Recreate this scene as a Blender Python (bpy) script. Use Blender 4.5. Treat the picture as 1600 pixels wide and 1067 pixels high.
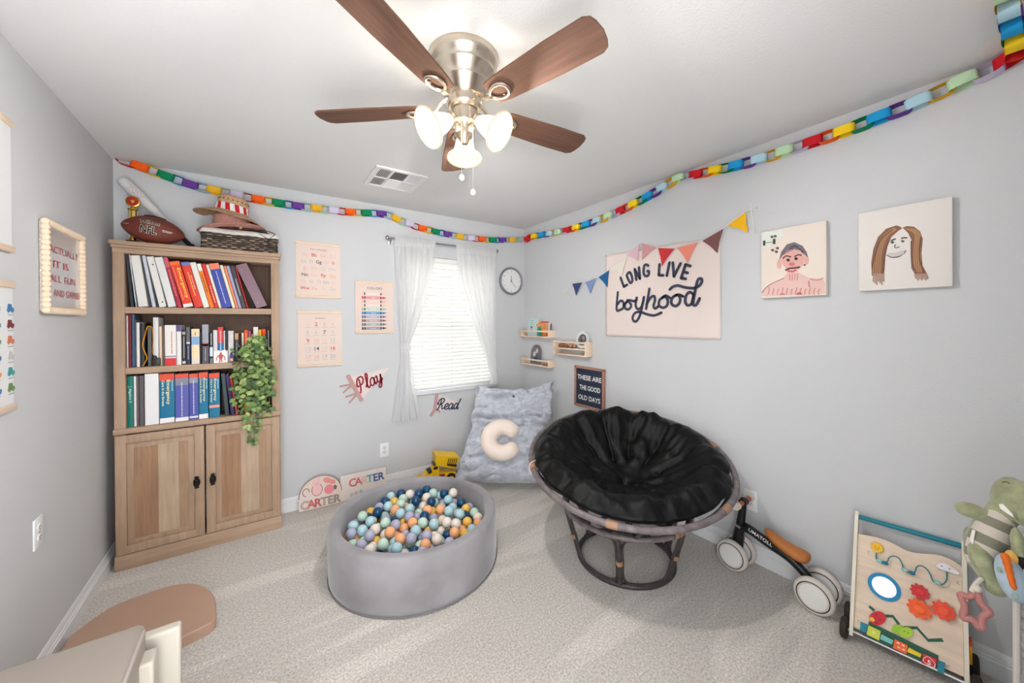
import bpy, bmesh, math, random
from math import pi, sin, cos, radians, hypot, atan2, sqrt
from mathutils import Vector, Matrix, noise as mnoise
scene = bpy.context.scene
for o in list(bpy.data.objects): bpy.data.objects.remove(o)
COL = scene.collection

# ---------------------------------------------------------------- camera
CX, CY, CZ = -2.4038, -3.265, 1.4177
YAW, PITCH, ROLL, FPX, SY = 0.6003, -0.0042, -0.0065, 576.54, -26.78
W, H, YF = 3.1406, 2.44, -3.46          # room width, ceiling height, front wall plane
F_ = Vector((sin(YAW)*cos(PITCH), cos(YAW)*cos(PITCH), sin(PITCH)))
R_ = Vector((cos(YAW), -sin(YAW), 0)); U_ = R_.cross(F_)
R2 = R_*cos(ROLL) + U_*sin(ROLL); U2 = -R_*sin(ROLL) + U_*cos(ROLL)
camd = bpy.data.cameras.new('camera'); cam = bpy.data.objects.new('camera', camd); COL.objects.link(cam)
cm = Matrix.Identity(4)
for i in range(3):
    cm[i][0] = R2[i]; cm[i][1] = U2[i]; cm[i][2] = -F_[i]
cm[0][3], cm[1][3], cm[2][3] = CX, CY, CZ
cam.matrix_world = cm
camd.sensor_fit = 'HORIZONTAL'; camd.sensor_width = 36; camd.lens = FPX/1600*36
camd.shift_y = SY/1600; camd.clip_start = 0.02; camd.clip_end = 60
scene.camera = cam
def ray(u, v): return F_ + R2*((u-800)/FPX) - U2*((v-533.5-SY)/FPX)
def hit(u, v, ax, val):
    d = ray(u, v); C = Vector((CX, CY, CZ)); return C + d*((val-C[ax])/d[ax])
def atz(u, v, depth): return Vector((CX, CY, CZ)) + ray(u, v)*depth

# ---------------------------------------------------------------- world / exposure
wd = bpy.data.worlds.new('world'); scene.world = wd; wd.use_nodes = True
bg = wd.node_tree.nodes['Background']; bg.inputs[0].default_value = (0.96, 0.98, 1.0, 1); bg.inputs[1].default_value = 3.6
scene.view_settings.view_transform = 'Standard'; scene.view_settings.look = 'None'
scene.view_settings.exposure = 1.34; scene.view_settings.gamma = 1.0
scene.view_settings.use_curve_mapping = False
BULB_W = 16.0

# ---------------------------------------------------------------- materials
def lin(c):
    r = []
    for x in c[:3]:
        x /= 255.0
        r.append(x/12.92 if x <= .04045 else ((x+.055)/1.055)**2.4)
    return (*r, 1)
MC = {}
def mat(name, c, rough=.6, metal=0, spec=.4, nscale=0, namt=.12, bump=0, bscale=80, stretch=None, sheen=0, coat=0, emis=0, detail=4, trans=0):
    if name in MC: return MC[name]
    m = bpy.data.materials.new(name); m.use_nodes = True; MC[name] = m
    nt = m.node_tree; N = nt.nodes; L = nt.links; b = N['Principled BSDF']
    b.inputs['Base Color'].default_value = lin(c); b.inputs['Roughness'].default_value = rough
    b.inputs['Metallic'].default_value = metal; b.inputs['Specular IOR Level'].default_value = spec
    if sheen: b.inputs['Sheen Weight'].default_value = sheen; b.inputs['Sheen Roughness'].default_value = .4
    if coat: b.inputs['Coat Weight'].default_value = coat; b.inputs['Coat Roughness'].default_value = .1
    if emis: b.inputs['Emission Color'].default_value = lin(c); b.inputs['Emission Strength'].default_value = emis
    if trans: b.inputs['Transmission Weight'].default_value = trans
    if nscale or bump:
        tc = N.new('ShaderNodeTexCoord'); mp = N.new('ShaderNodeMapping'); L.new(tc.outputs['Object'], mp.inputs[0])
        if stretch: mp.inputs['Scale'].default_value = stretch
    if nscale:
        n = N.new('ShaderNodeTexNoise'); n.inputs['Scale'].default_value = nscale; n.inputs['Detail'].default_value = detail
        L.new(mp.outputs[0], n.inputs[0])
        mx = N.new('ShaderNodeMix'); mx.data_type = 'RGBA'
        lc = lin(c); lo = [max(0, x*(1-namt*2)) for x in lc[:3]]; hi = [min(1, x*(1+namt*2)) for x in lc[:3]]
        mx.inputs['A'].default_value = (*lo, 1); mx.inputs['B'].default_value = (*hi, 1)
        rp = N.new('ShaderNodeMapRange'); rp.inputs['From Min'].default_value = .3; rp.inputs['From Max'].default_value = .7
        L.new(n.outputs['Fac'], rp.inputs[0]); L.new(rp.outputs[0], mx.inputs['Factor']); L.new(mx.outputs['Result'], b.inputs['Base Color'])
    if bump:
        n2 = N.new('ShaderNodeTexNoise'); n2.inputs['Scale'].default_value = bscale; n2.inputs['Detail'].default_value = 3
        L.new(mp.outputs[0], n2.inputs[0]); bp = N.new('ShaderNodeBump'); bp.inputs['Strength'].default_value = min(1, bump)
        bp.inputs['Distance'].default_value = .004; L.new(n2.outputs['Fac'], bp.inputs['Height']); L.new(bp.outputs[0], b.inputs['Normal'])
    return m
def wood(name, c, dark=.55, scale=9, axis='z', rough=.55, spec=.3, along=None):
    if name in MC: return MC[name]
    m = mat(name, c, rough, spec=spec); nt = m.node_tree; N = nt.nodes; L = nt.links; b = N['Principled BSDF']
    tc = N.new('ShaderNodeTexCoord'); mp = N.new('ShaderNodeMapping'); L.new(tc.outputs['Object'], mp.inputs[0])
    sc = along or {'x': (.06, 1, 1), 'y': (1, .06, 1), 'z': (1, 1, .06)}[axis]; mp.inputs['Scale'].default_value = sc
    n = N.new('ShaderNodeTexNoise'); n.inputs['Scale'].default_value = scale*6; n.inputs['Detail'].default_value = 8; n.inputs['Roughness'].default_value = .7
    L.new(mp.outputs[0], n.inputs[0])
    n3 = N.new('ShaderNodeTexNoise'); n3.inputs['Scale'].default_value = scale*.6; L.new(tc.outputs['Object'], n3.inputs[0])
    ad = N.new('ShaderNodeMath'); ad.operation = 'MULTIPLY_ADD'; ad.inputs[1].default_value = .4; L.new(n3.outputs['Fac'], ad.inputs[0]); L.new(n.outputs['Fac'], ad.inputs[2])
    rp = N.new('ShaderNodeMapRange'); rp.inputs['From Min'].default_value = .45; rp.inputs['From Max'].default_value = .95; L.new(ad.outputs[0], rp.inputs[0])
    mx = N.new('ShaderNodeMix'); mx.data_type = 'RGBA'; lc = lin(c)
    mx.inputs['A'].default_value = (*[x*dark for x in lc[:3]], 1); mx.inputs['B'].default_value = (*[min(1, x*1.18) for x in lc[:3]], 1)
    L.new(rp.outputs[0], mx.inputs['Factor']); L.new(mx.outputs['Result'], b.inputs['Base Color'])
    bp = N.new('ShaderNodeBump'); bp.inputs['Strength'].default_value = .15; bp.inputs['Distance'].default_value = .002
    L.new(n.outputs['Fac'], bp.inputs['Height']); L.new(bp.outputs[0], b.inputs['Normal'])
    return m
def plain(c, rough=.6, spec=.35, **k):
    return mat('colour_%d_%d_%d_%d' % (*c, int(rough*100)), c, rough, spec=spec, **k)

# ---------------------------------------------------------------- mesh helpers
class MB:
    def __init__(s): s.v = []; s.f = []; s.m = []; s.cur = 0; s.X = None
    def add(s, vs, fs):
        b = len(s.v)
        for p in vs:
            p = Vector(p); s.v.append(tuple(s.X @ p) if s.X else tuple(p))
        for f in fs: s.f.append(tuple(b+i for i in f)); s.m.append(s.cur)
        return s
    def box(s, x0, x1, y0, y1, z0, z1):
        return s.add([(x0,y0,z0),(x1,y0,z0),(x1,y1,z0),(x0,y1,z0),(x0,y0,z1),(x1,y0,z1),(x1,y1,z1),(x0,y1,z1)],
            [(0,3,2,1),(4,5,6,7),(0,1,5,4),(1,2,6,5),(2,3,7,6),(3,0,4,7)])
    def rbox(s, x0, x1, y0, y1, z0, z1, b=.004, seg=2):
        bm = bmesh.new(); bmesh.ops.create_cube(bm, size=1)
        for v in bm.verts: v.co = ((x0+x1)/2+v.co.x*(x1-x0), (y0+y1)/2+v.co.y*(y1-y0), (z0+z1)/2+v.co.z*(z1-z0))
        b = min(b, .45*min(abs(x1-x0), abs(y1-y0), abs(z1-z0)))
        bmesh.ops.bevel(bm, geom=list(bm.edges), offset=b, segments=seg, affect='EDGES', profile=.5)
        return s.bm(bm)
    def bm(s, bm):
        bm.verts.index_update(); s.add([v.co.copy() for v in bm.verts], [[v.index for v in f.verts] for f in bm.faces]); bm.free(); return s
    def prism(s, poly, y0, y1):
        n = len(poly); a = sum(poly[i][0]*poly[(i+1) % n][1]-poly[(i+1) % n][0]*poly[i][1] for i in range(n))
        if a < 0: poly = poly[::-1]
        if y0 > y1: y0, y1 = y1, y0
        vs = [(x, y0, z) for x, z in poly]+[(x, y1, z) for x, z in poly]
        fs = [tuple(range(n)), tuple(range(2*n-1, n-1, -1))]+[(i, n+i, n+(i+1) % n, (i+1) % n) for i in range(n)]
        return s.add(vs, fs)
    def tube(s, pts, r, seg=8, closed=False, cap=True, flat=1.0):
        P = [Vector(p) for p in pts]; n = len(P); rs = r if isinstance(r, (list, tuple)) else [r]*n
        T = []
        for i in range(n):
            a = P[(i-1) % n] if (closed or i > 0) else P[i]; b = P[(i+1) % n] if (closed or i < n-1) else P[i]
            d = b-a; T.append(d.normalized() if d.length > 1e-9 else Vector((0, 0, 1)))
        up = Vector((0, 0, 1)) if abs(T[0].z) < .9 else Vector((1, 0, 0))
        nr = (up-T[0]*up.dot(T[0])).normalized(); vs = []
        for i in range(n):
            nr = nr-T[i]*nr.dot(T[i])
            nr = nr.normalized() if nr.length > 1e-6 else T[i].orthogonal().normalized()
            bn = T[i].cross(nr)
            for k in range(seg):
                a = 2*pi*k/seg; vs.append(P[i]+nr*(cos(a)*rs[i]*flat)+bn*(sin(a)*rs[i]))
        fs = []
        for i in range(n if closed else n-1):
            j = (i+1) % n
            for k in range(seg): fs.append((i*seg+k, i*seg+(k+1) % seg, j*seg+(k+1) % seg, j*seg+k))
        if cap and not closed: fs += [tuple(range(seg-1, -1, -1)), tuple((n-1)*seg+k for k in range(seg))]
        return s.add(vs, fs)
    def lathe(s, prof, seg=32, sx=1, sy=1):
        n = len(prof); vs = []; fs = []
        for r, z in prof:
            for k in range(seg): a = 2*pi*k/seg; vs.append((r*cos(a)*sx, r*sin(a)*sy, z))
        for i in range(n-1):
            for k in range(seg): fs.append((i*seg+k, i*seg+(k+1) % seg, (i+1)*seg+(k+1) % seg, (i+1)*seg+k))
        if prof[0][0] > 1e-6: fs.append(tuple(range(seg-1, -1, -1)))
        if prof[-1][0] > 1e-6: fs.append(tuple((n-1)*seg+k for k in range(seg)))
        return s.add(vs, fs)
    def ball(s, c, r, seg=16, rings=10):
        rx, ry, rz = (r, r, r) if not isinstance(r, (tuple, list)) else r
        vs = [(c[0], c[1], c[2]-rz)]; fs = []
        for i in range(1, rings):
            t = pi*i/rings
            for k in range(seg): a = 2*pi*k/seg; vs.append((c[0]+rx*sin(t)*cos(a), c[1]+ry*sin(t)*sin(a), c[2]-rz*cos(t)))
        vs.append((c[0], c[1], c[2]+rz)); e = len(vs)-1
        for k in range(seg):
            fs.append((0, 1+(k+1) % seg, 1+k)); fs.append((e, 1+(rings-2)*seg+k, 1+(rings-2)*seg+(k+1) % seg))
        for i in range(rings-2):
            for k in range(seg): fs.append((1+i*seg+k, 1+i*seg+(k+1) % seg, 1+(i+1)*seg+(k+1) % seg, 1+(i+1)*seg+k))
        return s.add(vs, fs)
    def grid(s, fn, nu, nv, cu=False, cv=False):
        vs = [fn(i/(nu if cu else nu-1), j/(nv if cv else nv-1)) for j in range(nv) for i in range(nu)]; fs = []
        for j in range(nv if cv else nv-1):
            for i in range(nu if cu else nu-1):
                fs.append((j*nu+i, j*nu+(i+1) % nu, ((j+1) % nv)*nu+(i+1) % nu, ((j+1) % nv)*nu+i))
        return s.add(vs, fs)
    def ribbon(s, pts, w, y0, y1, taper=False):
        """flat stroke in the XZ plane"""
        n = len(pts); Lf = []; Rt = []
        for i in range(n):
            a = pts[max(0, i-1)]; b = pts[min(n-1, i+1)]; dx, dz = b[0]-a[0], b[1]-a[1]; l = hypot(dx, dz) or 1
            ww = w*(.5 if not taper else .5*(.35+.65*sin(pi*min(1, max(0, i/(n-1))))))
            Lf.append((pts[i][0]-dz/l*ww, pts[i][1]+dx/l*ww)); Rt.append((pts[i][0]+dz/l*ww, pts[i][1]-dx/l*ww))
        vs = [(x, y0, z) for x, z in Lf]+[(x, y0, z) for x, z in Rt]+[(x, y1, z) for x, z in Lf]+[(x, y1, z) for x, z in Rt]; fs = []
        for i in range(n-1):
            fs += [(i, n+i, n+i+1, i+1), (2*n+i, 2*n+i+1, 3*n+i+1, 3*n+i), (i, i+1, 2*n+i+1, 2*n+i), (n+i, 3*n+i, 3*n+i+1, n+i+1)]
        fs += [(0, 2*n, 3*n, n), (n-1, 2*n-1, 4*n-1, 3*n-1)]
        return s.add(vs, fs)
    def mesh(s, name, mats, smooth=35):
        me = bpy.data.meshes.new(name); me.from_pydata(s.v, [], s.f)
        for m in (mats if isinstance(mats, (list, tuple)) else [mats]): me.materials.append(m)
        me.polygons.foreach_set('material_index', s.m)
        if smooth:
            me.polygons.foreach_set('use_smooth', [True]*len(me.polygons)); me.set_sharp_from_angle(angle=radians(smooth))
        me.validate(); me.update(); return me
    def build(s, name, mats, parent=None, smooth=35):
        o = bpy.data.objects.new(name, s.mesh(name, mats, smooth)); COL.objects.link(o)
        if parent: o.parent = parent
        return o
def inst(name, me, parent=None, loc=(0, 0, 0), rot=(0, 0, 0), scale=(1, 1, 1), mw=None):
    o = bpy.data.objects.new(name, me); COL.objects.link(o)
    if parent: o.parent = parent
    if mw is not None: o.matrix_local = mw
    else: o.location = loc; o.rotation_euler = rot; o.scale = scale
    return o
def tag(o, label, cat, group=None):
    o['label'] = label; o['category'] = cat
    if group: o['group'] = group
    return o
def thing(name, label, cat, loc=(0, 0, 0), rotz=0, group=None, rot=None):
    o = bpy.data.objects.new(name, None); COL.objects.link(o); o.empty_display_size = .05
    o.location = loc; o.rotation_euler = rot or (0, 0, rotz); return tag(o, label, cat, group)
def struct(o): o['kind'] = 'structure'; return o
def sm(pts, n=6, closed=False):
    """catmull-rom smoothing of 2-D or 3-D points"""
    P = [Vector(p) for p in pts]; out = []; N = len(P)
    for i in range(N if closed else N-1):
        p0 = P[(i-1) % N] if closed else P[max(0, i-1)]; p1 = P[i]; p2 = P[(i+1) % N]; p3 = P[(i+2) % N] if closed else P[min(N-1, i+2)]
        for k in range(n):
            t = k/n; out.append(.5*((2*p1)+(p2-p0)*t+(2*p0-5*p1+4*p2-p3)*t*t+(3*p1-p0-3*p2+p3)*t**3))
    if not closed: out.append(P[-1])
    return [tuple(p) for p in out]
def ell(cx, cz, rx, rz, n=24, rot=0):
    return [(cx+rx*cos(2*pi*k/n)*cos(rot)-rz*sin(2*pi*k/n)*sin(rot), cz+rx*cos(2*pi*k/n)*sin(rot)+rz*sin(2*pi*k/n)*cos(rot)) for k in range(n)]
TXT = {}
def txt(s, h, m, parent, x=0, z=0, y=-.001, align='C', bold=0, shear=0, rot=0, sx=1, name='lettering', th=.0008, fit=None, spacing=1):
    """built-in font, cap height h, in the XZ plane facing -y; (x,z) = anchor at baseline"""
    cu = bpy.data.curves.new('t', 'FONT'); cu.body = s; cu.size = 1; cu.offset = bold; cu.shear = shear; cu.space_character = spacing
    cu.align_x = {'C': 'CENTER', 'L': 'LEFT', 'R': 'RIGHT'}[align]; cu.resolution_u = 3
    ob = bpy.data.objects.new('t', cu); me = bpy.data.meshes.new_from_object(ob); bpy.data.objects.remove(ob); bpy.data.curves.remove(cu)
    sc = h/.73; wd_ = max((v.co.x for v in me.vertices), default=1)-min((v.co.x for v in me.vertices), default=0)
    kx = sc*sx
    if fit: kx = fit/wd_
    c, si = cos(rot), sin(rot)
    for v in me.vertices:
        a, b = v.co.x*kx, v.co.y*sc
        v.co = (x+a*c-b*si, y, z+a*si+b*c)
    me.materials.clear(); me.materials.append(m)
    me.name = name; o = bpy.data.objects.new(name, me); COL.objects.link(o); o.parent = parent; return o
# ================================================================ structure
def wall_mat(name, c, bump=.25, bs=170):
    m = mat(name, c, .75, spec=.2, bump=bump, bscale=bs); return m
WALL = wall_mat('wall_paint', (204, 205, 207)); CEIL = wall_mat('ceiling_paint', (224, 224, 224), .3, 120)
TRIM = mat('trim_white', (226, 227, 229), .4)
WHITE = plain((232, 232, 230), .5)
# carpet
CARP = mat('carpet', (193, 184, 172), .95, spec=.1, sheen=.3)
nt = CARP.node_tree; N = nt.nodes; L = nt.links; b = N['Principled BSDF']
tc = N.new('ShaderNodeTexCoord')
n1 = N.new('ShaderNodeTexNoise'); n1.inputs['Scale'].default_value = 105; n1.inputs['Detail'].default_value = 5; n1.inputs['Roughness'].default_value = .75; L.new(tc.outputs['Object'], n1.inputs[0])
r1 = N.new('ShaderNodeMapRange'); r1.inputs['From Min'].default_value = .3; r1.inputs['From Max'].default_value = .7; L.new(n1.outputs['Fac'], r1.inputs[0])
mx = N.new('ShaderNodeMix'); mx.data_type = 'RGBA'; mx.inputs['A'].default_value = lin((158, 150, 141)); mx.inputs['B'].default_value = lin((246, 240, 232)); L.new(r1.outputs[0], mx.inputs['Factor'])
# vacuum strokes: pile lying in streaks towards the door
mp = N.new('ShaderNodeMapping'); mp.inputs['Rotation'].default_value = (0, 0, radians(58)); mp.inputs['Scale'].default_value = (.55, 3.2, 1); L.new(tc.outputs['Object'], mp.inputs[0])
n2 = N.new('ShaderNodeTexNoise'); n2.inputs['Scale'].default_value = 1.6; n2.inputs['Detail'].default_value = 2; n2.inputs['Distortion'].default_value = .6; L.new(mp.outputs[0], n2.inputs[0])
r2 = N.new('ShaderNodeMapRange'); r2.inputs['From Min'].default_value = .52; r2.inputs['From Max'].default_value = .6; r2.inputs['To Min'].default_value = .94; r2.inputs['To Max'].default_value = 1.10; L.new(n2.outputs['Fac'], r2.inputs[0])
mu = N.new('ShaderNodeMix'); mu.data_type = 'RGBA'; mu.blend_type = 'MULTIPLY'; mu.inputs['Factor'].default_value = 1; L.new(mx.outputs['Result'], mu.inputs['A']); L.new(r2.outputs[0], mu.inputs['B']); L.new(mu.outputs['Result'], b.inputs['Base Color'])
bp = N.new('ShaderNodeBump'); bp.inputs['Strength'].default_value = .9; bp.inputs['Distance'].default_value = .006; L.new(n1.outputs['Fac'], bp.inputs['Height']); L.new(bp.outputs[0], b.inputs['Normal'])

T = .12
def pile(u, v):
    x, y = -W-T+u*(W+2*T), YF-T+v*(-YF+2*T)
    return (x, y, .0015*mnoise.noise((x*30, y*30, 0)))
struct(MB().box(-W-T, T, YF-T, T, -.1, 0).build('floor', CARP))
struct(MB().box(-W-T, T, YF-T, T, H, H+.1).build('ceiling', CEIL))
WX0, WX1, WZ0, WZ1 = -1.33, -.40, .80, 2.035     # window opening
struct(MB().box(-W, WX0, 0, T, 0, H).box(WX1, 0, 0, T, 0, H).box(WX0, WX1, 0, T, 0, WZ0).box(WX0, WX1, 0, T, WZ1, H).build('wall_back', WALL))
struct(MB().box(-W-T, -W, YF-T, T, 0, H).build('wall_left', WALL))
struct(MB().box(0, T, YF-T, T, 0, H).build('wall_right', WALL))
DX0, DX1, DZ = -3.02, -1.95, 2.06               # unseen doorway, added open so world light fills the room from behind
struct(MB().box(-W, DX0, YF-T, YF, 0, H).box(DX1, 0, YF-T, YF, 0, H).box(DX0, DX1, YF-T, YF, DZ, H).build('wall_front', WALL))
struct(MB().box(DX0-.06, DX0, YF, YF+.018, 0, DZ+.06).box(DX1, DX1+.06, YF, YF+.018, 0, DZ+.06).box(DX0, DX1, YF, YF+.018, DZ, DZ+.06).build('trim_1', TRIM))
def baseboard(name, length, loc, rz):
    prof = [(0, 0), (-.016, 0), (-.016, .062), (-.0125, .066), (-.0125, .074), (-.009, .078), (-.009, .09), (-.004, .104), (0, .104)]
    n = len(prof); m = MB()
    m.add([(0, y, z) for y, z in prof]+[(length, y, z) for y, z in prof],
          [tuple(range(n-1, -1, -1)), tuple(range(n, 2*n))]+[(i, (i+1) % n, n+(i+1) % n, n+i) for i in range(n)])
    o = struct(m.build(name, TRIM, None, 20)); o.location = loc; o.rotation_euler = (0, 0, rz)
baseboard('baseboard_back', W, (-W, 0, 0), 0)
baseboard('baseboard_right', -YF, (0, 0, 0), -pi/2)
baseboard('baseboard_left', -YF, (-W, YF, 0), pi/2)
# window: frame, panes, sill
win = struct(thing('window_1', '', '')); del win['label']; del win['category']; win.location = ((WX0+WX1)/2, .06, WZ0)
ww, wh = WX1-WX0, WZ1-WZ0; VIN = plain((235, 236, 238), .35)
m = MB(); m.box(-ww/2, -ww/2+.045, -.01, .04, 0, wh).box(ww/2-.045, ww/2, -.01, .04, 0, wh).box(-ww/2, ww/2, -.01, .04, wh-.045, wh).box(-ww/2, ww/2, -.01, .04, 0, .05).box(-ww/2, ww/2, -.012, .045, wh*.48, wh*.48+.045)
m.build('window_frame', VIN, win)
GL = bpy.data.materials.new('window_glass'); GL.use_nodes = True; g = GL.node_tree; g.nodes.clear()
og = g.nodes.new('ShaderNodeOutputMaterial'); tr = g.nodes.new('ShaderNodeBsdfTransparent'); gs = g.nodes.new('ShaderNodeBsdfGlossy'); gs.inputs['Roughness'].default_value = .02
mg = g.nodes.new('ShaderNodeMixShader'); mg.inputs[0].default_value = .07; g.links.new(tr.outputs[0], mg.inputs[1]); g.links.new(gs.outputs[0], mg.inputs[2]); g.links.new(mg.outputs[0], og.inputs[0])
MB().box(-ww/2+.045, ww/2-.045, .012, .016, .05, wh*.48).build('window_pane', GL, win)
MB().box(-ww/2+.045, ww/2-.045, .018, .022, wh*.48+.045, wh-.045).build('window_pane', GL, win)
m = MB(); m.rbox(-ww/2-.0, ww/2+.0, -.085, .0, -.02, .006, .004); m.rbox(-ww/2-.02, ww/2+.02, -.082, -.0605, -.036, -.018, .004); m.build('window_sill', TRIM, win)
# blinds
SL = bpy.data.materials.new('blind_slat'); SL.use_nodes = True; nt = SL.node_tree; b = nt.nodes['Principled BSDF']; b.inputs['Base Color'].default_value = lin((240, 240, 236)); b.inputs['Roughness'].default_value = .5
tl = nt.nodes.new('ShaderNodeBsdfTranslucent'); tl.inputs[0].default_value = lin((250, 250, 242)); ms = nt.nodes.new('ShaderNodeMixShader'); ms.inputs[0].default_value = .13
nt.links.new(b.outputs[0], ms.inputs[1]); nt.links.new(tl.outputs[0], ms.inputs[2]); nt.links.new(ms.outputs[0], nt.nodes['Material Output'].inputs[0])
bl = thing('window_blind', 'white horizontal slat blind lowered and closed in the window', 'blind', ((WX0+WX1)/2, .028, WZ0))
bw = ww/2-.012
MB().rbox(-bw, bw, -.02, .022, wh-.045, wh-.002, .004).build('headrail', plain((236, 236, 234), .4), bl)
prof = [(-.004+.004*cos(t*pi/8), t) for t in range(0)]
sl = MB(); n = 7; hs = .0425
pts = []
for i in range(n):
    t = i/(n-1)-.5; pts.append((t*hs*.30-.006*(1-4*t*t)*.7, t*hs))
sl.add([(x, y, z) for x in (-bw, bw) for y, z in pts]+[(x, y+.0016, z) for x in (-bw, bw) for y, z in pts],
       [(i, n+i, n+i+1, i+1) for i in range(n-1)]+[(2*n+i, 2*n+i+1, 3*n+i+1, 3*n+i) for i in range(n-1)]+[(0, 2*n, 3*n, n), (n-1, 2*n-1, 4*n-1, 3*n-1)])
slm = sl.mesh('slat', SL, 60)
z = .045; k = 0
while z < wh-.055: inst('slat', slm, bl, (0, 0, z+.012)); z += .0362
MB().rbox(-bw, bw, -.014, .014, .008, .032, .004).build('bottom_rail', plain((232, 232, 230), .4), bl)
for x in (-.3, 0, .3): MB().tube([(x, -.012, .03), (x, -.012, wh-.04)], .0011, 5).build('ladder_cord', plain((225, 225, 222)), bl)
MB().tube([(-.33, -.03, wh-.05), (-.335, -.032, wh-.55)], .004, 6).build('tilt_wand', plain((215, 218, 220), .3), bl)
# curtain rod
rod = thing('curtain_rod', 'thin grey metal curtain rod above the window', 'curtain rod', (-.945, -.075, 2.15))
MET = mat('brushed_nickel', (176, 176, 178), .35, 1)
MB().tube([(-.54, 0, 0), (.53, 0, 0)], .008, 10).build('rod', MET, rod)
for x in (-.54, .53): MB().ball((x+.014*(1 if x > 0 else -1), 0, 0), .017).build('finial', MET, rod)
for x in (-.515, .505): MB().tube([(x, .075, -.012), (x, .0, -.012)], .006, 8).rbox(x-.012, x+.012, .07, .075, -.04, .02, .002).build('bracket', MET, rod)
# curtains
SH = bpy.data.materials.new('sheer_curtain'); SH.use_nodes = True; nt = SH.node_tree; nt.nodes.clear()
o_ = nt.nodes.new('ShaderNodeOutputMaterial'); tp = nt.nodes.new('ShaderNodeBsdfTransparent'); tl = nt.nodes.new('ShaderNodeBsdfTranslucent'); df = nt.nodes.new('ShaderNodeBsdfDiffuse')
tl.inputs[0].default_value = lin((246, 246, 246)); df.inputs[0].default_value = lin((244, 244, 245))
m1 = nt.nodes.new('ShaderNodeMixShader'); m1.inputs[0].default_value = .5; m2 = nt.nodes.new('ShaderNodeMixShader'); m2.inputs[0].default_value = .82
nt.links.new(df.outputs[0], m1.inputs[1]); nt.links.new(tl.outputs[0], m1.inputs[2]); nt.links.new(tp.outputs[0], m2.inputs[1]); nt.links.new(m1.outputs[0], m2.inputs[2]); nt.links.new(m2.outputs[0], o_.inputs[0])
def curtain(label, rows, folds, seed, tie=None):
    """rows: (z, x_left, x_right) world"""
    rnd = random.Random(seed); ph = rnd.random()*6
    c = thing('curtain', label, 'curtain', ((rows[0][1]+rows[0][2])/2, -.075, rows[-1][0])); ox, oz = c.location.x, c.location.z
    R = sm([(z, a, b_) for z, a, b_ in rows], 8)
    def prof(u, v):
        i = v*(len(R)-1); k = min(int(i), len(R)-2); t = i-k; z = R[k][0]*(1-t)+R[k+1][0]*t; a = R[k][1]*(1-t)+R[k+1][1]*t; b_ = R[k][2]*(1-t)+R[k+1][2]*t
        w_ = b_-a; x = a+u*w_
        amp = min(.02, .008+.012*min(1, v*3))*(min(1, .25+w_/.25))
        y = amp*sin(u*folds*2*pi+ph+1.2*sin(v*2.3+u*3))+.35*amp*sin(u*folds*4.3*pi+v*3)
        if tie and abs(z-tie) < .04: y *= .35
        return (x-ox+.004*sin(v*9+u*20), y, z-oz)
    MB().grid(prof, folds*10, 60).build('cloth', SH, c, 180)
    z0 = rows[0][0]; a, b_ = rows[0][1], rows[0][2]
    MB().grid(lambda u, v: (a+u*(b_-a)-ox, -.014*cos((v-.5)*pi)-.004+.004*sin(u*folds*5*pi), z0-oz-.05+.09*v), folds*9, 5).build('heading', SH, c, 180)
    if tie:
        r_ = min(R, key=lambda q: abs(q[0]-tie)); xm = (r_[1]+r_[2])/2-ox; hw = (r_[2]-r_[1])/2+.006
        MB().tube([(xm+hw*cos(t*pi/8), .022*sin(t*pi/8), tie-oz+.006*sin(t)) for t in range(16)], .009, 6, True).build('tie_band', SH, c)
    return c
curtain('sheer white curtain tied in the middle, hanging below the sill', [(2.14, -1.44, -1.07), (1.9, -1.43, -1.09), (1.6, -1.41, -1.17), (1.35, -1.395, -1.265), (1.20, -1.385, -1.31), (1.0, -1.41, -1.295), (.8, -1.44, -1.265), (.575, -1.468, -1.235)], 7, 1, 1.20)
curtain('sheer white curtain beside the wall clock, drawn in to the sill corner', [(2.135, -.865, -.415), (1.9, -.84, -.42), (1.6, -.745, -.425), (1.35, -.65, -.428), (1.15, -.56, -.43), (.95, -.50, -.425), (.86, -.485, -.415), (.80, -.49, -.395)], 8, 2)
# ================================================================ ceiling fan
NICK = mat('fan_nickel', (205, 192, 176), .28, 1, nscale=0)
BLADE = wood('fan_blade_walnut', (112, 82, 68), .6, 7, 'x', .75, .15)
SHADE = bpy.data.materials.new('frosted_glass_lit'); SHADE.use_nodes = True; nt = SHADE.node_tree; b = nt.nodes['Principled BSDF']
b.inputs['Base Color'].default_value = lin((84, 82, 76)); b.inputs['Roughness'].default_value = .4; b.inputs['Emission Color'].default_value = lin((255, 244, 222)); b.inputs['Emission Strength'].default_value = .40
tp = nt.nodes.new('ShaderNodeBsdfTransparent'); tp.inputs[0].default_value = (1, .97, .9, 1); ms = nt.nodes.new('ShaderNodeMixShader'); ms.inputs[0].default_value = .78
nt.links.new(tp.outputs[0], ms.inputs[1]); nt.links.new(b.outputs[0], ms.inputs[2]); nt.links.new(ms.outputs[0], nt.nodes['Material Output'].inputs[0])
BULB = mat('bulb_lit', (255, 246, 228), .4, emis=6)
FX, FY = -1.743, -1.982
fan = thing('ceiling_fan', 'brushed nickel ceiling fan with five brown wooden blades and three lit shades', 'ceiling fan', (FX, FY, H))
MB().lathe([(0, 0), (.132, 0), (.134, -.012), (.128, -.03), (.118, -.04), (.113, -.058), (.118, -.062), (.108, -.078), (.098, -.095), (.095, -.105), (.098, -.108), (.085, -.13), (.072, -.15), (.07, -.155)], 48).build('motor_housing', NICK, fan, 30)
MB().lathe([(.064, -.15), (.064, -.185), (.058, -.195), (.0, -.195)], 40).build('blade_hub', NICK, fan, 30)
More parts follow.
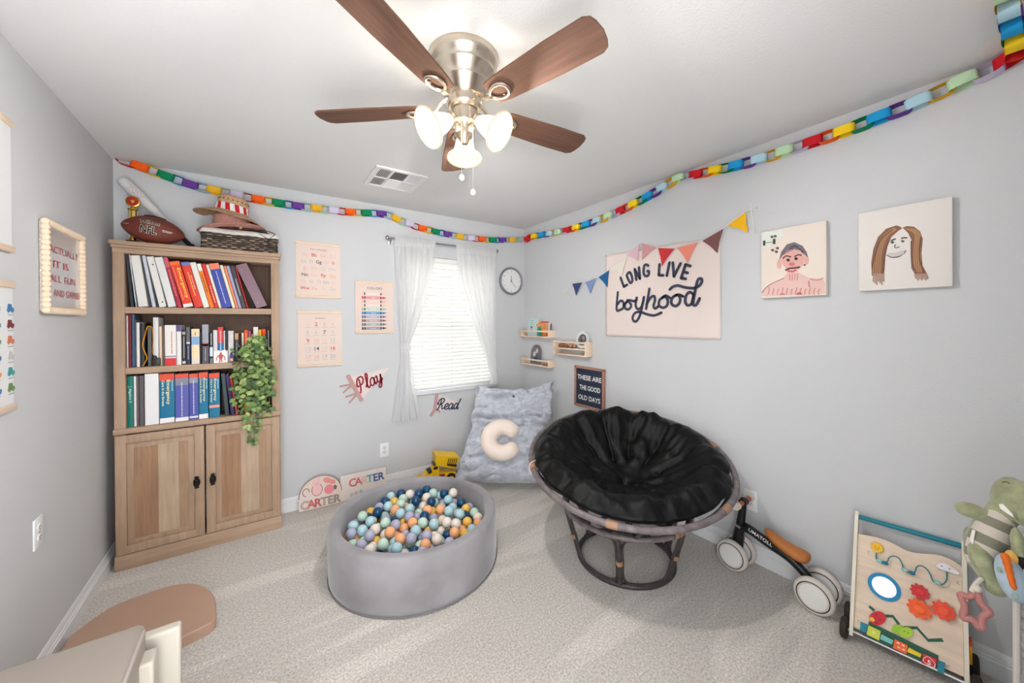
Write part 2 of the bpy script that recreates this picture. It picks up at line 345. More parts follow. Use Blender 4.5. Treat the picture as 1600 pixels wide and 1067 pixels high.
MB().lathe([(.052, -.193), (.052, -.2), (.046, -.203), (.046, -.245), (.05, -.25), (.044, -.262), (.0, -.265)], 36).build('switch_housing', NICK, fan, 30)
lk = MB().lathe([(.03, -.262), (.032, -.275), (.04, -.28), (.038, -.295), (.022, -.31), (.012, -.33), (0, -.334)], 28).build('light_kit', NICK, fan, 30)
PH = radians(68.7); BZ = 2.245-H
out = [(.15, -.048), (.20, -.056), (.42, -.066), (.555, -.066), (.575, -.055), (.583, -.035), (.588, 0), (.583, .035), (.575, .055), (.555, .066), (.42, .066), (.20, .056), (.15, .048), (.142, .02), (.142, -.02)]
mb = MB(); n_ = len(out)
mb.add([(x, y, -.003) for x, y in out]+[(x, y, .003) for x, y in out], [tuple(range(n_-1, -1, -1)), tuple(range(n_, 2*n_))]+[(i, (i+1) % n_, n_+(i+1) % n_, n_+i) for i in range(n_)])
blm = mb.mesh('blade', BLADE, 30)
ib = MB(); ib.tube(sm([(.05, 0, .045), (.085, 0, .03), (.115, 0, -.004), (.15, 0, -.013)], 5), [.009]*15+[.008], 8)
loop = [(.15+.036+.040*cos(t*pi/9)*(1 if cos(t*pi/9) < 0 else 1), (.030+.006*cos(t*pi/9))*sin(t*pi/9), -.010) for t in range(18)]
ib.tube(loop, .0065, 8, True)
for y in (-.03, .03): ib.tube([(.19, y*.8, -.008), (.19, y*.8, .001)], .005, 8)
ibm = ib.mesh('blade_bracket', NICK, 40)
for k in range(5):
    a = PH+k*2*pi/5
    Mx = Matrix.Translation((0, 0, BZ)) @ Matrix.Rotation(a, 4, 'Z')
    inst('blade', blm, fan, mw=Mx @ Matrix.Rotation(radians(-11), 4, 'X'))
    inst('blade_bracket', ibm, fan, mw=Mx @ Matrix.Rotation(radians(-11), 4, 'X'))
pr = [(.020, 0), (.024, .012), (.030, .024), (.036, .045), (.042, .07), (.052, .092), (.066, .108), (.072, .112)]
sp = MB().lathe(pr+[(r-.003, z) for r, z in pr[::-1][:-1]]+[(.017, .002)], 36)
sp.f = [f for f in sp.f if len(f) == 4]; sp.m = sp.m[:len(sp.f)]
spm = sp.mesh('lamp_shade', SHADE, 60)
rimm = MB().tube([(.0715*cos(t*pi/18), .0715*sin(t*pi/18), .1115) for t in range(36)], .0035, 8, True).mesh('shade_rim', mat('shade_rim', (150, 136, 108), .4, emis=.75), 60)
arm = MB(); arm.tube(sm([(.015, 0, -.285), (.035, 0, -.262), (.055, 0, -.250)], 5), .008, 8)
armm = arm.mesh('lamp_arm', NICK)
neck = MB().lathe([(.0, -.016), (.018, -.016), (.025, -.006), (.026, .008), (.02, .012)], 24).mesh('shade_neck', NICK)
bulbm = MB().ball((0, 0, .034), (.015, .015, .022)).mesh('bulb', BULB)
for k, ad in enumerate((62.7, 182.7, -57.3)):
    a = radians(ad); Rz = Matrix.Rotation(a, 4, 'Z')
    inst('lamp_arm', armm, fan, mw=Rz)
    X = Rz @ Matrix.Translation((.058, 0, -.252)) @ Matrix.Rotation(radians(180-56), 4, 'Y')
    inst('shade_neck', neck, fan, mw=X)
    s_ = inst('lamp_shade', spm, fan, mw=X); inst('shade_rim', rimm, s_)
    inst('bulb', bulbm, fan, mw=X)
    ld = bpy.data.lights.new('bulb_light', 'POINT'); ld.energy = BULB_W; ld.color = (1, .98, .955); ld.shadow_soft_size = .018
    lo = bpy.data.objects.new('bulb_light', ld); COL.objects.link(lo); lo.parent = fan; lo.matrix_local = X @ Matrix.Translation((0, 0, .064))
for (u, v), (dx, dy) in (((703, 284), (-.03, -.035)), ((728, 303), (.012, -.045))):
    ztip = 1.975-H if u == 703 else 1.925-H
    mc = MB().tube([(dx, dy, -.25), (dx, dy, ztip)], .0014, 6).build('pull_chain', mat('pull_chain', (220, 212, 196), .35, .8), fan)
    MB().ball((dx, dy, ztip-.012), (.011, .011, .013), 12, 8).build('chain_knob', mat('knob_crystal', (214, 212, 206), .15, spec=.6), mc)
# ================================================================ ceiling vent
vt = thing('air_vent', 'white multi-louvre air vent set in the ceiling', 'vent', (-1.60, -.635, H))
vx, vy = .155, .165
MB().box(-vx, vx, -vy, vy, -.004, 0).build('backing', plain((112, 112, 114), .7), vt)
m = MB()
for a0, a1, b0, b1 in ((-vx-.02, vx+.02, -vy-.02, -vy+.01), (-vx-.02, vx+.02, vy-.01, vy+.02), (-vx-.02, -vx+.012, -vy, vy), (vx-.012, vx+.02, -vy, vy)): m.rbox(a0, a1, b0, b1, -.012, 0, .003, 1)
m.rbox(-.062, -.048, -vy, vy, -.011, 0, .002, 1); m.rbox(.048, .062, -vy, vy, -.011, 0, .002, 1); m.rbox(-vx, vx, -.007, .007, -.011, 0, .002, 1)
m.build('vent_frame', WHITE, vt)
VS = plain((222, 222, 220), .5)
for ix, (x0, x1) in enumerate(((-vx+.012, -.062), (-.048, .048), (.062, vx-.012))):
    for iy, (y0, y1) in enumerate(((-vy+.01, -.007), (.007, vy-.01))):
        along_y = ix != 1
        nsl = 7 if along_y else 9
        for k in range(nsl):
            mm = MB(); t = (k+.5)/nsl
            if along_y:
                x = x0+t*(x1-x0); d = .006*(1 if ix == 2 else -1)
                mm.add([(x-d, y0, -.003), (x+d, y0, -.010), (x+d, y1, -.010), (x-d, y1, -.003), (x-d+.0015, y0, -.002), (x+d+.0015, y0, -.009), (x+d+.0015, y1, -.009), (x-d+.0015, y1, -.002)], [(0, 1, 2, 3), (7, 6, 5, 4), (0, 4, 5, 1), (1, 5, 6, 2), (2, 6, 7, 3), (3, 7, 4, 0)])
            else:
                y = y0+t*(y1-y0); d = .006*(1 if iy else -1)
                mm.add([(x0, y-d, -.003), (x0, y+d, -.010), (x1, y+d, -.010), (x1, y-d, -.003), (x0, y-d+.0015, -.002), (x0, y+d+.0015, -.009), (x1, y+d+.0015, -.009), (x1, y-d+.0015, -.002)], [(3, 2, 1, 0), (4, 5, 6, 7), (1, 5, 4, 0), (2, 6, 5, 1), (3, 7, 6, 2), (0, 4, 7, 3)])
            mm.build('louvre', VS, vt, 0)
# ================================================================ outlets
PL = plain((238, 238, 238), .35)
def outlet(label, loc, rz, blank=False):
    t = thing('wall_outlet', label, 'outlet', loc, rz)
    MB().rbox(-.037, .037, -.006, 0, -.06, .06, .003).build('cover_plate', PL, t)
    if not blank:
        for z in (-.02, .02):
            s_ = MB().prism(ell(0, z, .0165, .0145, 20), -.0085, -.005).build('socket', plain((228, 228, 228), .4), t)
            m = MB()
            for x in (-.006, .006): m.box(x-.0012, x+.0012, -.0089, -.0083, z-.001, z+.007)
            m.prism(ell(0, z-.007, .0024, .0024, 10), -.0089, -.0083); m.build('slot', plain((60, 60, 60)), s_)
        MB().prism(ell(0, 0, .003, .003, 10), -.0075, -.005).build('screw', MET, t)
    return t
outlet('white double power outlet low on the wall beside the curtain', (-1.519, 0, .325), 0)
outlet('white double power outlet on the wall below the beaded frame', (-W, -.985, .595), pi/2)
outlet('white wall plate on the wall behind the balance bike handlebar', (0, -2.255, .355), -pi/2, False)
# ================================================================ paper chain garland
CYC = [(200, 32, 44), (240, 96, 28), (247, 208, 38), (18, 132, 84), (36, 156, 216), (104, 62, 146), (176, 212, 226), (232, 176, 44), (190, 222, 182), (206, 196, 222)]
PAPER = [mat('chain_paper_%d' % i, c, .75, spec=.15) for i, c in enumerate(CYC)]
pb = [(178, 247), (205, 255), (240, 268), (300, 289), (350, 301), (420, 315), (480, 324), (540, 331), (600, 335), (628, 346), (660, 357), (720, 370), (770, 375), (806, 374)]
pr_ = [(830, 370), (880, 361), (930, 346), (980, 324), (1030, 297), (1060, 279), (1100, 270), (1150, 259), (1200, 245), (1275, 220), (1322, 204), (1375, 183), (1434, 160), (1503, 128), (1545, 110)]
path = [tuple(hit(u, v, 1, -.030)) for u, v in pb]
path[0] = (-W+.035, -.028, path[0][2]); path[-1] = (-.09, -.03, path[-1][2])
path += [(-.03, -.09, path[-1][2]+.003)]+[tuple(hit(u, v, 0, -.030)) for u, v in pr_]
zc = path[-1][2]
path += [(-.03, -3.14, zc+.006), (-.09, -3.19, zc+.008), (-.35, -3.19, zc+.012), (-.7, -3.19, zc+.014), (-1.1, -3.19, zc+.016)]
PTH = [Vector(p) for p in sm(path, 10)]
cum = [0]
for a, b_ in zip(PTH, PTH[1:]): cum.append(cum[-1]+(b_-a).length)
def along(s):
    i = 0
    lo_, hi_ = 0, len(cum)-1
    while hi_-lo_ > 1:
        md = (lo_+hi_)//2
        if cum[md] <= s: lo_ = md
        else: hi_ = md
    t = (s-cum[lo_])/max(1e-6, cum[hi_]-cum[lo_]); return PTH[lo_].lerp(PTH[hi_], t)
gar = thing('paper_chain', 'rainbow paper chain garland strung around the room under the ceiling', 'garland', (-W+.035, -.028, 2.38))
def link_mesh(i, hl, hd, hw):
    """band loop: long axis x, loop depth y, band width z"""
    m = MB(); n = 20; vs = []
    for k in range(n):
        a = 2*pi*k/n; c_, s_ = cos(a), sin(a); e = .55
        x = hl*(abs(c_)**e)*(1 if c_ >= 0 else -1); y = hd*(abs(s_)**.8)*(1 if s_ >= 0 else -1)
        vs += [(x, y, -hw), (x, y, hw)]
    m.add(vs, [(2*k, 2*((k+1) % n), 2*((k+1) % n)+1, 2*k+1) for k in range(n)])
    return m.mesh('paper_link', PAPER[i], 60)
LM = [link_mesh(i, .042, .0255, .022) for i in range(10)]
s_ = .03; k = 0; rnd = random.Random(5)
while s_ < cum[-1]-.05:
    P_ = along(s_); T_ = (along(min(cum[-1], s_+.03))-along(max(0, s_-.03))).normalized()
    # wall normal at this point (into the room)
    if P_.y < -3.1 and P_.x < -.06: nrm = Vector((0, 1, 0))
    elif P_.x > -.06: nrm = Vector((-1, 0, 0))
    else: nrm = Vector((0, -1, 0))
    up = Vector((0, 0, 1))
    yv = (nrm-T_*nrm.dot(T_)).normalized(); zv = T_.cross(yv)
    face = (k % 2 == 1) if P_.x <= -.06 else (k % 2 == 0)
    roll = (0 if face else pi/2)+rnd.uniform(-.09, .09)
    y2 = yv*cos(roll)+zv*sin(roll); z2 = T_.cross(y2)
    M4 = Matrix(((T_.x, y2.x, z2.x, P_.x), (T_.y, y2.y, z2.y, P_.y), (T_.z, y2.z, z2.z, P_.z), (0, 0, 0, 1)))
    inst('paper_link', LM[k % 10], gar, mw=Matrix.Translation(-gar.location) @ M4)
    s_ += .0623; k += 1
# ================================================================ bookcase
OAK = wood('oak_laminate', (174, 146, 122), .72, 7, 'z'); OAKH = wood('oak_laminate_h', (178, 150, 126), .75, 7, 'x')
OAKD = wood('oak_dark_back', (98, 74, 58), .6, 7, 'z')
BX0, BX1, BY0, BY1, BT = -3.098, -2.288, -.224, -.018, 1.908
bx = thing('bookcase', 'tall light oak bookcase with two lower doors beside the corner', 'bookcase', ((BX0+BX1)/2, BY0, 0))
hw = (BX1-BX0)/2; dp = BY1-BY0          # local: x -hw..hw, y 0..dp
ST = .048
for s in (-1, 1):
    x0, x1 = sorted((s*hw, s*(hw-ST)))
    MB().rbox(x0, x1, 0, dp, .0, 1.85, .003).build('side_panel', OAK, bx)
MB().box(-hw+ST, hw-ST, dp-.008, dp, .78, 1.85).build('back_panel', OAKD, bx)
m = MB(); m.rbox(-hw, hw, -.003, dp, 1.838, 1.868, .003); m.rbox(-hw-.006, hw+.006, -.012, dp, 1.866, 1.884, .006); m.rbox(-hw-.012, hw+.012, -.02, dp, 1.883, BT, .006)
m.build('cornice', OAKH, bx)
for z in (1.487, 1.131): MB().rbox(-hw+ST, hw-ST, .002, dp-.008, z, z+.038, .003).build('shelf', OAKH, bx)
MB().rbox(-hw-.004, hw+.004, -.012, dp, .785, .818, .005).build('counter_shelf', OAKH, bx)
MB().rbox(-hw-.003, hw+.003, -.012, dp, 0, .088, .004).build('plinth', OAKH, bx)
MB().box(-hw+ST, hw-ST, .02, dp, .088, .11).build('bottom_board', OAKD, bx)
PK = [wood('plank_brown', (160, 124, 96), .64, 9, 'z'), wood('plank_grey', (180, 156, 132), .76, 9, 'z'), wood('plank_tan', (166, 134, 108), .68, 9, 'z')]
KN = mat('knob_black', (38, 34, 31), .45, .6)
for s, (d0, d1) in ((-1, (-hw+.006, -.004)), (1, (.004, hw-.006))):
    z0, z1 = .094, .78; fr = .047
    dr = MB()
    dr.rbox(d0, d0+fr, -.023, -.001, z0, z1, .003).rbox(d1-fr, d1, -.023, -.001, z0, z1, .003).rbox(d0+fr-.004, d1-fr+.004, -.0225, -.001, z1-fr, z1, .003).rbox(d0+fr-.004, d1-fr+.004, -.0225, -.001, z0, z0+fr, .003)
    # sloped inner moulding
    a0, a1, c0, c1 = d0+fr, d1-fr, z0+fr, z1-fr; q = .03
    dr.add([(a0, -.006, c0), (a1, -.006, c0), (a1, -.006, c1), (a0, -.006, c1), (a0+q, -.014, c0+q), (a1-q, -.014, c0+q), (a1-q, -.014, c1-q), (a0+q, -.014, c1-q)],
           [(0, 1, 5, 4), (1, 2, 6, 5), (2, 3, 7, 6), (3, 0, 4, 7)])
    do = dr.build('door', OAK, bx)
    p0, p1 = a0+q, a1-q; cuts = [0, .43, .82, 1] if s < 0 else [0, .42, .83, 1]; order = (0, 1, 2) if s < 0 else (0, 1, 2)
    for k in range(3):
        MB().rbox(p0+(p1-p0)*cuts[k], p0+(p1-p0)*cuts[k+1], -.0148, -.002, c0+q, c1-q, .0008, 1).build('panel_plank', PK[order[k]], do)
    kx = d1-.035 if s < 0 else d0+.035
    kb = MB(); kb.X = Matrix.Translation((kx, -.023, .44)) @ Matrix.Rotation(pi/2, 4, 'X'); kb.lathe([(0, 0), (.008, 0), (.006, .008), (.006, .014)], 16)
    kb.X = Matrix.Translation((kx, -.048, .44)); kb.lathe([(0, -.034), (.012, -.033), (.008, -.024), (.015, -.016), (.017, 0), (.015, .016), (.007, .024), (.013, .032), (.008, .036), (0, .037)], 16)
    kb.build('knob', KN, do)

# ---------------------------------------------------------------- books
SHF = {1: 1.525, 2: 1.169, 3: .818}
PAGE = mat('book_pages', (226, 218, 200), .8, bump=.3, bscale=300, stretch=(8, .3, .3))
PREV = {}
def book(name, label, row, u0, u1, vt, col, lean=0, depth=.17, hard=True, bands=(), title=None, tcol=(240, 240, 235), back=.012, front=0, cat='book', rough=.5, zoff=0):
    """u0,u1: photo columns of the spine foot; vt: photo row of its top"""
    zs = SHF[row]; yf = BY0+.022+front; 
    vb = {1: 482, 2: 575, 3: 660}[row]
    xa = hit(u0, vb, 1, yf).x; xb = hit(u1, vb, 1, yf).x
    zt = hit((u0+u1)/2-(20 if lean > .1 else 0), vt, 1, yf).z; a = lean
    if row == 1:
        xa0 = xa; need = PREV.get('x', -9)+max(0, math.tan(a)-PREV.get('t', 0))*.25; xa = max(xa, need); xb = max(xb-(xa-xa0)*.5, xa+.006)
        PREV['x'] = xb+.0008; PREV['t'] = math.tan(a)
    t = (xb-xa)*cos(a)-.0012; hgt = (zt-zs)/cos(a)
    if row > 1: hgt = min(hgt, {2: 1.481, 3: 1.126}[row]-zs-t*sin(a))
    if row == 1: hgt = min(hgt, (1.834-zs-t*sin(a))/cos(a))
    depth = min(depth, BY1-.012-yf)
    e = thing(name, label, cat, (xa, yf, zs+.0006+zoff)); e.rotation_euler = (0, -a, 0)
    if name in ('binder', 'notebook'):
        c = MB(); c.rbox(0, t, 0, .003, 0, hgt, .0012, 1).rbox(0, .0028, .0, depth, 0, hgt, .001, 1).rbox(t-.0028, t, 0, depth, 0, hgt, .001, 1)
        cv = c.build('cover', plain(col, .4), e)
        MB().box(.006, t-.006, .012, depth-.01, .006, hgt-.02).build('pages', PAGE, e)
    else:
        k = .0022 if hard else .0008; c = MB()
        c.rbox(0, k, .001, depth, 0, hgt, .0008, 1).rbox(t-k, t, .001, depth, 0, hgt, .0008, 1)
        n = 6; vs = []
        for i in range(n+1):
            f = i/n; vs += [(f*t, -.0025*sin(pi*f), 0), (f*t, -.0025*sin(pi*f), hgt)]
        c.add(vs, [(2*i, 2*i+2, 2*i+3, 2*i+1) for i in range(n)])
        vs2 = [(x, y+.0022, z) for x, y, z in vs]; c.add(vs2, [(2*i+1, 2*i+3, 2*i+2, 2*i) for i in range(n)])
        cv = c.build('cover', plain(col, rough), e, 40)
        MB().box(k, t-k, .003, depth-.003, .003 if hard else 0, hgt-(.004 if hard else .0005)).build('pages', PAGE, e)
    for (f0, f1, bc) in bands:
        MB().rbox(.0006, t-.0006, -.0034, .0002, f0*hgt, f1*hgt, .0003, 1).build('spine_band', plain(bc, .5), e)
    if title:
        for (s_, f, fz, hh, tc_) in title:
            if s_ == '|':   # line of print too small to read
                r_ = random.Random(len(label)*7+int(f*100)); z = fz; m = MB()
                while z > fz-hh:
                    l = r_.uniform(.012, .04); m.box(f*t-.0022, f*t+.0022, -.0040, -.0028, (z-l)*hgt, z*hgt); z -= l+.012
                m.build('print', plain(tc_), e)
            else:
                o = txt(s_, 1, plain(tc_[:3]), e, 0, 0, 0, 'L', .012, fit=hh*hgt)
                w_ = min(.62*t, .03) if f < 0 else f*t
                zz = max(v.co.z for v in o.data.vertices); zb = min(v.co.z for v in o.data.vertices)
                for v in o.data.vertices: v.co = (tc_[3]*t+(v.co.z-zb)/(zz-zb)*w_, -.0042, fz*hgt-v.co.x)
    return e
L1 = 'on the top shelf of the bookcase'; L2 = 'on the middle shelf of the bookcase'; L3 = 'on the lowest open shelf'
Wt = (226, 223, 218)
book('binder', 'slim black binder at the corner end '+L1, 1, 204.5, 210, 393, (42, 45, 50), .07)
book('magazine', 'thin pale blue booklet with pink ends, next to the black binder', 1, 210.4, 215, 395, (206, 216, 224), .09, hard=False, bands=((.0, .05, (214, 120, 130)), (.05, .1, (70, 170, 190)), (.9, 1, (226, 150, 155))))
book('binder', 'widest white binder '+L1, 1, 215, 233, 395, Wt, .11)
book('folder', 'thin light grey folder squeezed between white binders '+L1, 1, 238, 244, 399, (196, 202, 212), .14, hard=False, cat='folder')
b5 = book('binder', 'white binder with two spine rivets '+L1, 1, 249, 261, 398, Wt, .18)
for fz in (.1, .86): MB().ball((.02, -.001, fz*.3), .004, 10, 6).build('rivet', KN, b5)
book('binder', 'white binder beside the thin crimson book '+L1, 1, 262, 277, 401, (222, 222, 220), .20)
book('book', 'thin crimson book with pale spine print '+L1, 1, 277.6, 285, 399, (178, 44, 66), .21, title=(('|', .5, .75, .5, (226, 150, 150)),), bands=((.8, 1, (206, 90, 112)),))
book('book', 'thick orange-red textbook with large yellow title '+L1, 1, 285.5, 304, 410, (226, 66, 34), .23, bands=((0, .075, Wt), (.92, 1, (240, 110, 50))), title=(('Emergency', .42, .86, .66, (250, 214, 70, .45)), ('|', .22, .88, .7, (240, 160, 130))))
book('book', 'red textbook with blue cap band '+L1, 1, 304.6, 318, 411, (222, 60, 44), .23, bands=((.93, 1, (100, 124, 190)),), title=(('|', .5, .78, .5, (246, 208, 90)), ('|', .75, .7, .3, (244, 190, 170))))
book('book', 'white softcover to the right of the red blue-capped textbook', 1, 318.5, 328, 411, (230, 226, 216), .23, hard=False)
book('book', 'orange book with white label at its top '+L1, 1, 328.4, 335.5, 413, (240, 126, 34), .23, bands=((.84, 1, (236, 232, 228)),), title=(('|', .5, .76, .4, (90, 60, 30)),))
book('book', 'slim red book with pale lower print '+L1, 1, 336, 342, 413, (220, 52, 40), .23, title=(('|', .5, .5, .35, (250, 200, 180)),))
book('book', 'slim cream book left of the blue textbook '+L1, 1, 342.4, 347, 414, (226, 222, 208), .23, hard=False)
book('book', 'blue textbook with salmon top band '+L1, 1, 347.4, 363, 413, (58, 74, 164), .23, bands=((.87, 1, (240, 132, 96)),), title=(('|', .5, .82, .7, (214, 210, 230)),))
book('book', 'cream softcover right of the blue textbook '+L1, 1, 363.4, 368.5, 415, (228, 220, 200), .23, hard=False)
book('book', 'thin white and orange booklet '+L1, 1, 369, 373, 416, (236, 140, 96), .23, hard=False, depth=.15)
book('book', 'thin lilac book '+L1, 1, 373.4, 378, 416, (168, 164, 204), .23, depth=.15)
book('book', 'dark grey book with pale spine lettering '+L1, 1, 378.4, 385.5, 417, (66, 64, 66), .23, title=(('|', .5, .7, .4, (200, 200, 200)),))
book('book', 'very thin red book beside the purple binder', 1, 386, 389, 419, (176, 34, 40), .23, hard=False)
pb_ = book('binder', 'mauve binder leaning hardest '+L1, 1, 401, 420.5, 404, (128, 98, 110), .38)
for fz in (.035, .27): MB().ball((.021, -.001, fz), .003, 8, 6).build('rivet', WHITE, pb_)
# middle shelf
R2B = [('book', 'pale pinkish grey book at the corner end '+L2, 198.3, 201.2, 493, (206, 200, 202), ()),
 ('book', 'dark red hardback '+L2, 201.4, 206, 488, (120, 22, 30), ()), ('book', 'slate blue hardback '+L2, 206.4, 211.5, 490, (62, 88, 114), ()),
 ('book', 'thin grey booklet next to the slate blue hardback', 211.8, 213.4, 500, (120, 120, 126), ()), ('book', 'white paperback left of the black album '+L2, 213.8, 219, 504, (226, 222, 218), ()),
 ('book', 'black album beside the yellow lanyard '+L2, 219.4, 227, 505, (40, 40, 42), ()), ('notebook', 'dark grey notebook with a yellow lanyard hung over it', 231, 238, 511, (84, 84, 88), ()),
 ('folder', 'tall curled white paper folder '+L2, 240, 248.5, 496, (218, 216, 218), ()), ('notebook', 'beige spiral notebook '+L2, 249, 254, 510, (222, 198, 172), ()),
 ('book', 'brown paperback beside the thick white reference book', 254.4, 257.5, 511, (112, 92, 86), ()),
 ('book', 'thick white reference book with red block and red print', 258, 276, 508, (232, 228, 222), ((0, .18, (214, 44, 48)), (.2, .24, (150, 160, 170)))),
 ('book', 'white book with purple label at its top '+L2, 276.4, 284, 508, (228, 226, 224), ((.84, 1, (92, 78, 134)),)),
 ('book', 'black paperback with white print left of the navy book', 285, 291, 515, (52, 48, 46), ((.03, .1, (200, 200, 196)), (.86, .93, (180, 178, 172)))),
 ('book', 'navy paperback with grey upper half '+L2, 291.4, 298, 511, (46, 56, 82), ((.6, 1, (96, 92, 96)), (.55, .6, (210, 210, 210)))),
 ('book', 'cream novel with sky blue picture band '+L2, 299.5, 312.5, 514, (236, 214, 176), ((.55, .78, (130, 170, 214)), (0, .16, (220, 210, 204)))),
 ('book', 'black paperback standing right of the cream novel', 312.9, 316, 520, (36, 36, 40), ()),
 ('book', 'tall silver grey novel with darker foot '+L2, 316.4, 326.5, 507, (156, 160, 170), ((0, .5, (84, 82, 90)), (.45, .53, (190, 70, 70)))),
 ('book', 'black novel with white band and letters '+L2, 328, 333.3, 519, (40, 40, 44), ((.22, .52, (214, 224, 236)), (0, .16, (120, 120, 124)))),
 ('book', 'pale lilac grey paperback behind the small picture card', 333.7, 340.5, 516, (214, 208, 214), ()),
 ('book', 'red over blue paperback with white print '+L2, 341, 349.5, 511, (28, 112, 168), ((.56, 1, (216, 54, 50)),)),
 ('book', 'white paperback right of the red and blue one', 349.9, 352.3, 517, (224, 222, 222), ()), ('book', 'charcoal paperback '+L2, 352.7, 356.3, 519, (62, 60, 64), ()),
 ('book', 'light grey hardback '+L2, 357, 365.5, 517, (206, 204, 204), ()), ('book', 'grey book with tan top band '+L2, 367, 373.5, 521, (84, 80, 84), ((.78, 1, (206, 160, 112)),)),
 ('book', 'thin maroon black book near the ivy', 374, 377, 522, (62, 36, 38), ()), ('book', 'thin ivory book left of the orange one '+L2, 378, 381.5, 520, (226, 216, 200), ()),
 ('book', 'orange book with yellow print '+L2, 382, 388, 516, (234, 88, 48), ()), ('book', 'magenta pink book '+L2, 388.3, 393, 517, (182, 84, 132), ()),
 ('book', 'thin ochre book beside the magenta book', 393.3, 396, 522, (222, 166, 76), ()), ('book', 'tall white book above the ivy '+L2, 396.4, 404, 511, (236, 232, 226), ()),
 ('book', 'bright yellow book '+L2, 404.4, 409, 515, (240, 198, 36), ()), ('book', 'vermilion book '+L2, 409.4, 416, 514, (230, 74, 24), ()),
 ('book', 'black book with white letters at the ivy end '+L2, 416.6, 423.5, 514, (38, 40, 42), ())]
printed = {10: ('|', .62, .84, .55, (216, 70, 70)), 12: ('|', .5, .8, .6, (200, 200, 196)), 13: ('|', .5, .5, .35, (170, 180, 200)), 14: ('|', .5, .92, .1, (120, 100, 70)), 16: ('|', .5, .4, .3, (170, 170, 176)), 17: ('|', .5, .95, .35, (220, 220, 220)), 19: ('|', .5, .9, .75, (236, 226, 220)), 21: ('|', .5, .35, .25, (170, 170, 170)), 23: ('|', .5, .65, .4, (190, 190, 190)), 26: ('|', .5, .9, .7, (250, 206, 110)), 32: ('|', .5, .95, .6, (220, 220, 220))}
for i, (nm, lb, a, b_, vt_, c, bands) in enumerate(R2B):
    e = book(nm, lb, 2, a, b_, vt_, c, 0, .15, nm == 'book' and i % 3 != 2, bands, (printed[i],) if i in printed else None, front=.065 if a > 366 else 0, cat='folder' if nm == 'folder' else 'notebook' if nm == 'notebook' else 'book')
YEL = plain((236, 160, 24), .6)
lx = hit(234.5, 575, 1, BY0+.02).x
la = thing('lanyard', 'yellow lanyard with black clip hanging over the grey notebook', 'lanyard', (lx, BY0+.012, 1.17))
MB().tube(sm([(-.03, -.004, .004), (-.022, -.006, .02), (-.01, -.006, .05), (-.02, -.007, .09), (-.028, -.006, .13), (-.018, -.005, .19), (-.008, -.003, .235), (.004, -.003, .241), (.014, -.004, .225), (.017, -.006, .15), (.014, -.007, .09), (.02, -.007, .07)], 5), .0045, 6, flat=.35).build('strap', YEL, la)
MB().rbox(.008, .05, -.012, -.002, .003, .05, .008).ball((.022, -.008, .052), (.012, .005, .014)).build('clip', plain((34, 30, 28), .4), la)
pc = thing('picture_card', 'small white card with a red figure leaning on the books', 'card', (hit(345, 572, 1, BY0+.012).x, BY0+.012, 1.1698), rot=(radians(-6), 0, 0))
MB().rbox(-.036, .036, 0, .002, 0, .082, .0006, 1).build('card', plain((238, 236, 232)), pc)
m = MB(); RDF = plain((196, 84, 84)); m.prism(ell(0, .062, .006, .008), -.0006, 0); m.prism(ell(0, .04, .011, .018), -.0006, 0)
for s in (-1, 1): m.ribbon(sm([(s*.008, .052), (s*.02, .035), (s*.022, .015)], 4), .005, -.0006, 0); m.ribbon([(s*.004, .026), (s*.006, .004)], .006, -.0006, 0)
m.build('printed_figure', RDF, pc)
pf = thing('small_toy_box', 'small purple and orange box in front of the light grey book', 'box', (hit(362, 572, 1, BY0+.012).x, BY0+.004, 1.1698))
MB().rbox(-.011, .011, 0, .016, 0, .05, .002).build('carton', plain((86, 78, 150)), pf); MB().rbox(-.008, .008, -.001, .002, .008, .026, .001, 1).build('print', plain((232, 168, 110)), pf); MB().lathe([(.004, .05), (.006, .058), (.004, .066), (0, .068)], 10).build('cap', plain((70, 66, 70)), pf)
# lowest open shelf
book('book', 'teal green algebra textbook '+L3, 3, 199.5, 209, 588, (14, 108, 98), 0, .17, title=(('Algebra 2', .55, .76, .28, (214, 232, 226, .2)),), bands=((.79, .8, (120, 190, 180)),))
book('notebook', 'white spiral notebook next to the teal algebra textbook', 3, 209.4, 214, 588, (224, 220, 222), 0, .16, cat='notebook')
book('notebook', 'brown grey spiral notebook '+L3, 3, 214.4, 217.5, 588, (118, 104, 100), 0, .16, cat='notebook')
book('notebook', 'charcoal ribbed notebook left of the big white binder', 3, 218, 226, 587, (92, 86, 90), 0, .16, cat='notebook')
book('binder', 'big white binder '+L3, 3, 226.5, 249, 583, (226, 226, 226), 0, .18, front=-.012)
TE = (4, 112, 148); OR = (222, 78, 52)
et = lambda a, b_: (('Emergency', .30, .88, .5, (244, 232, 170, a)), ('Care in the Streets', .17, .87, .52, (244, 236, 200, b_)), ('|', .86, .86, .2, (190, 224, 236)))
book('book', 'widest teal textbook with orange band and white foot '+L3, 3, 249.8, 273.5, 584, TE, 0, .17, bands=((0, .1, (234, 232, 230)), (.86, 1, OR)), title=et(.42, .16))
book('book', 'wide violet blue textbook with grey and orange bands '+L3, 3, 274.2, 295.5, 584, (84, 90, 164), 0, .17, bands=((0, .08, (232, 230, 232)), (.76, .91, (132, 134, 152)), (.91, 1, OR)), title=(('|', .5, .82, .7, (220, 214, 220)),))
book('book', 'narrow violet blue textbook with grey and orange bands '+L3, 3, 296, 310.5, 584, (78, 84, 162), 0, .17, bands=((.8, .92, (140, 144, 160)), (.92, 1, OR), (.04, .08, (220, 220, 230))), title=(('|', .5, .86, .74, (222, 218, 222)),))
book('book', 'narrow teal textbook with orange band and white foot '+L3, 3, 311, 326, 582, TE, 0, .17, bands=((0, .1, (234, 232, 230)), (.88, 1, OR)), title=et(.42, .16))
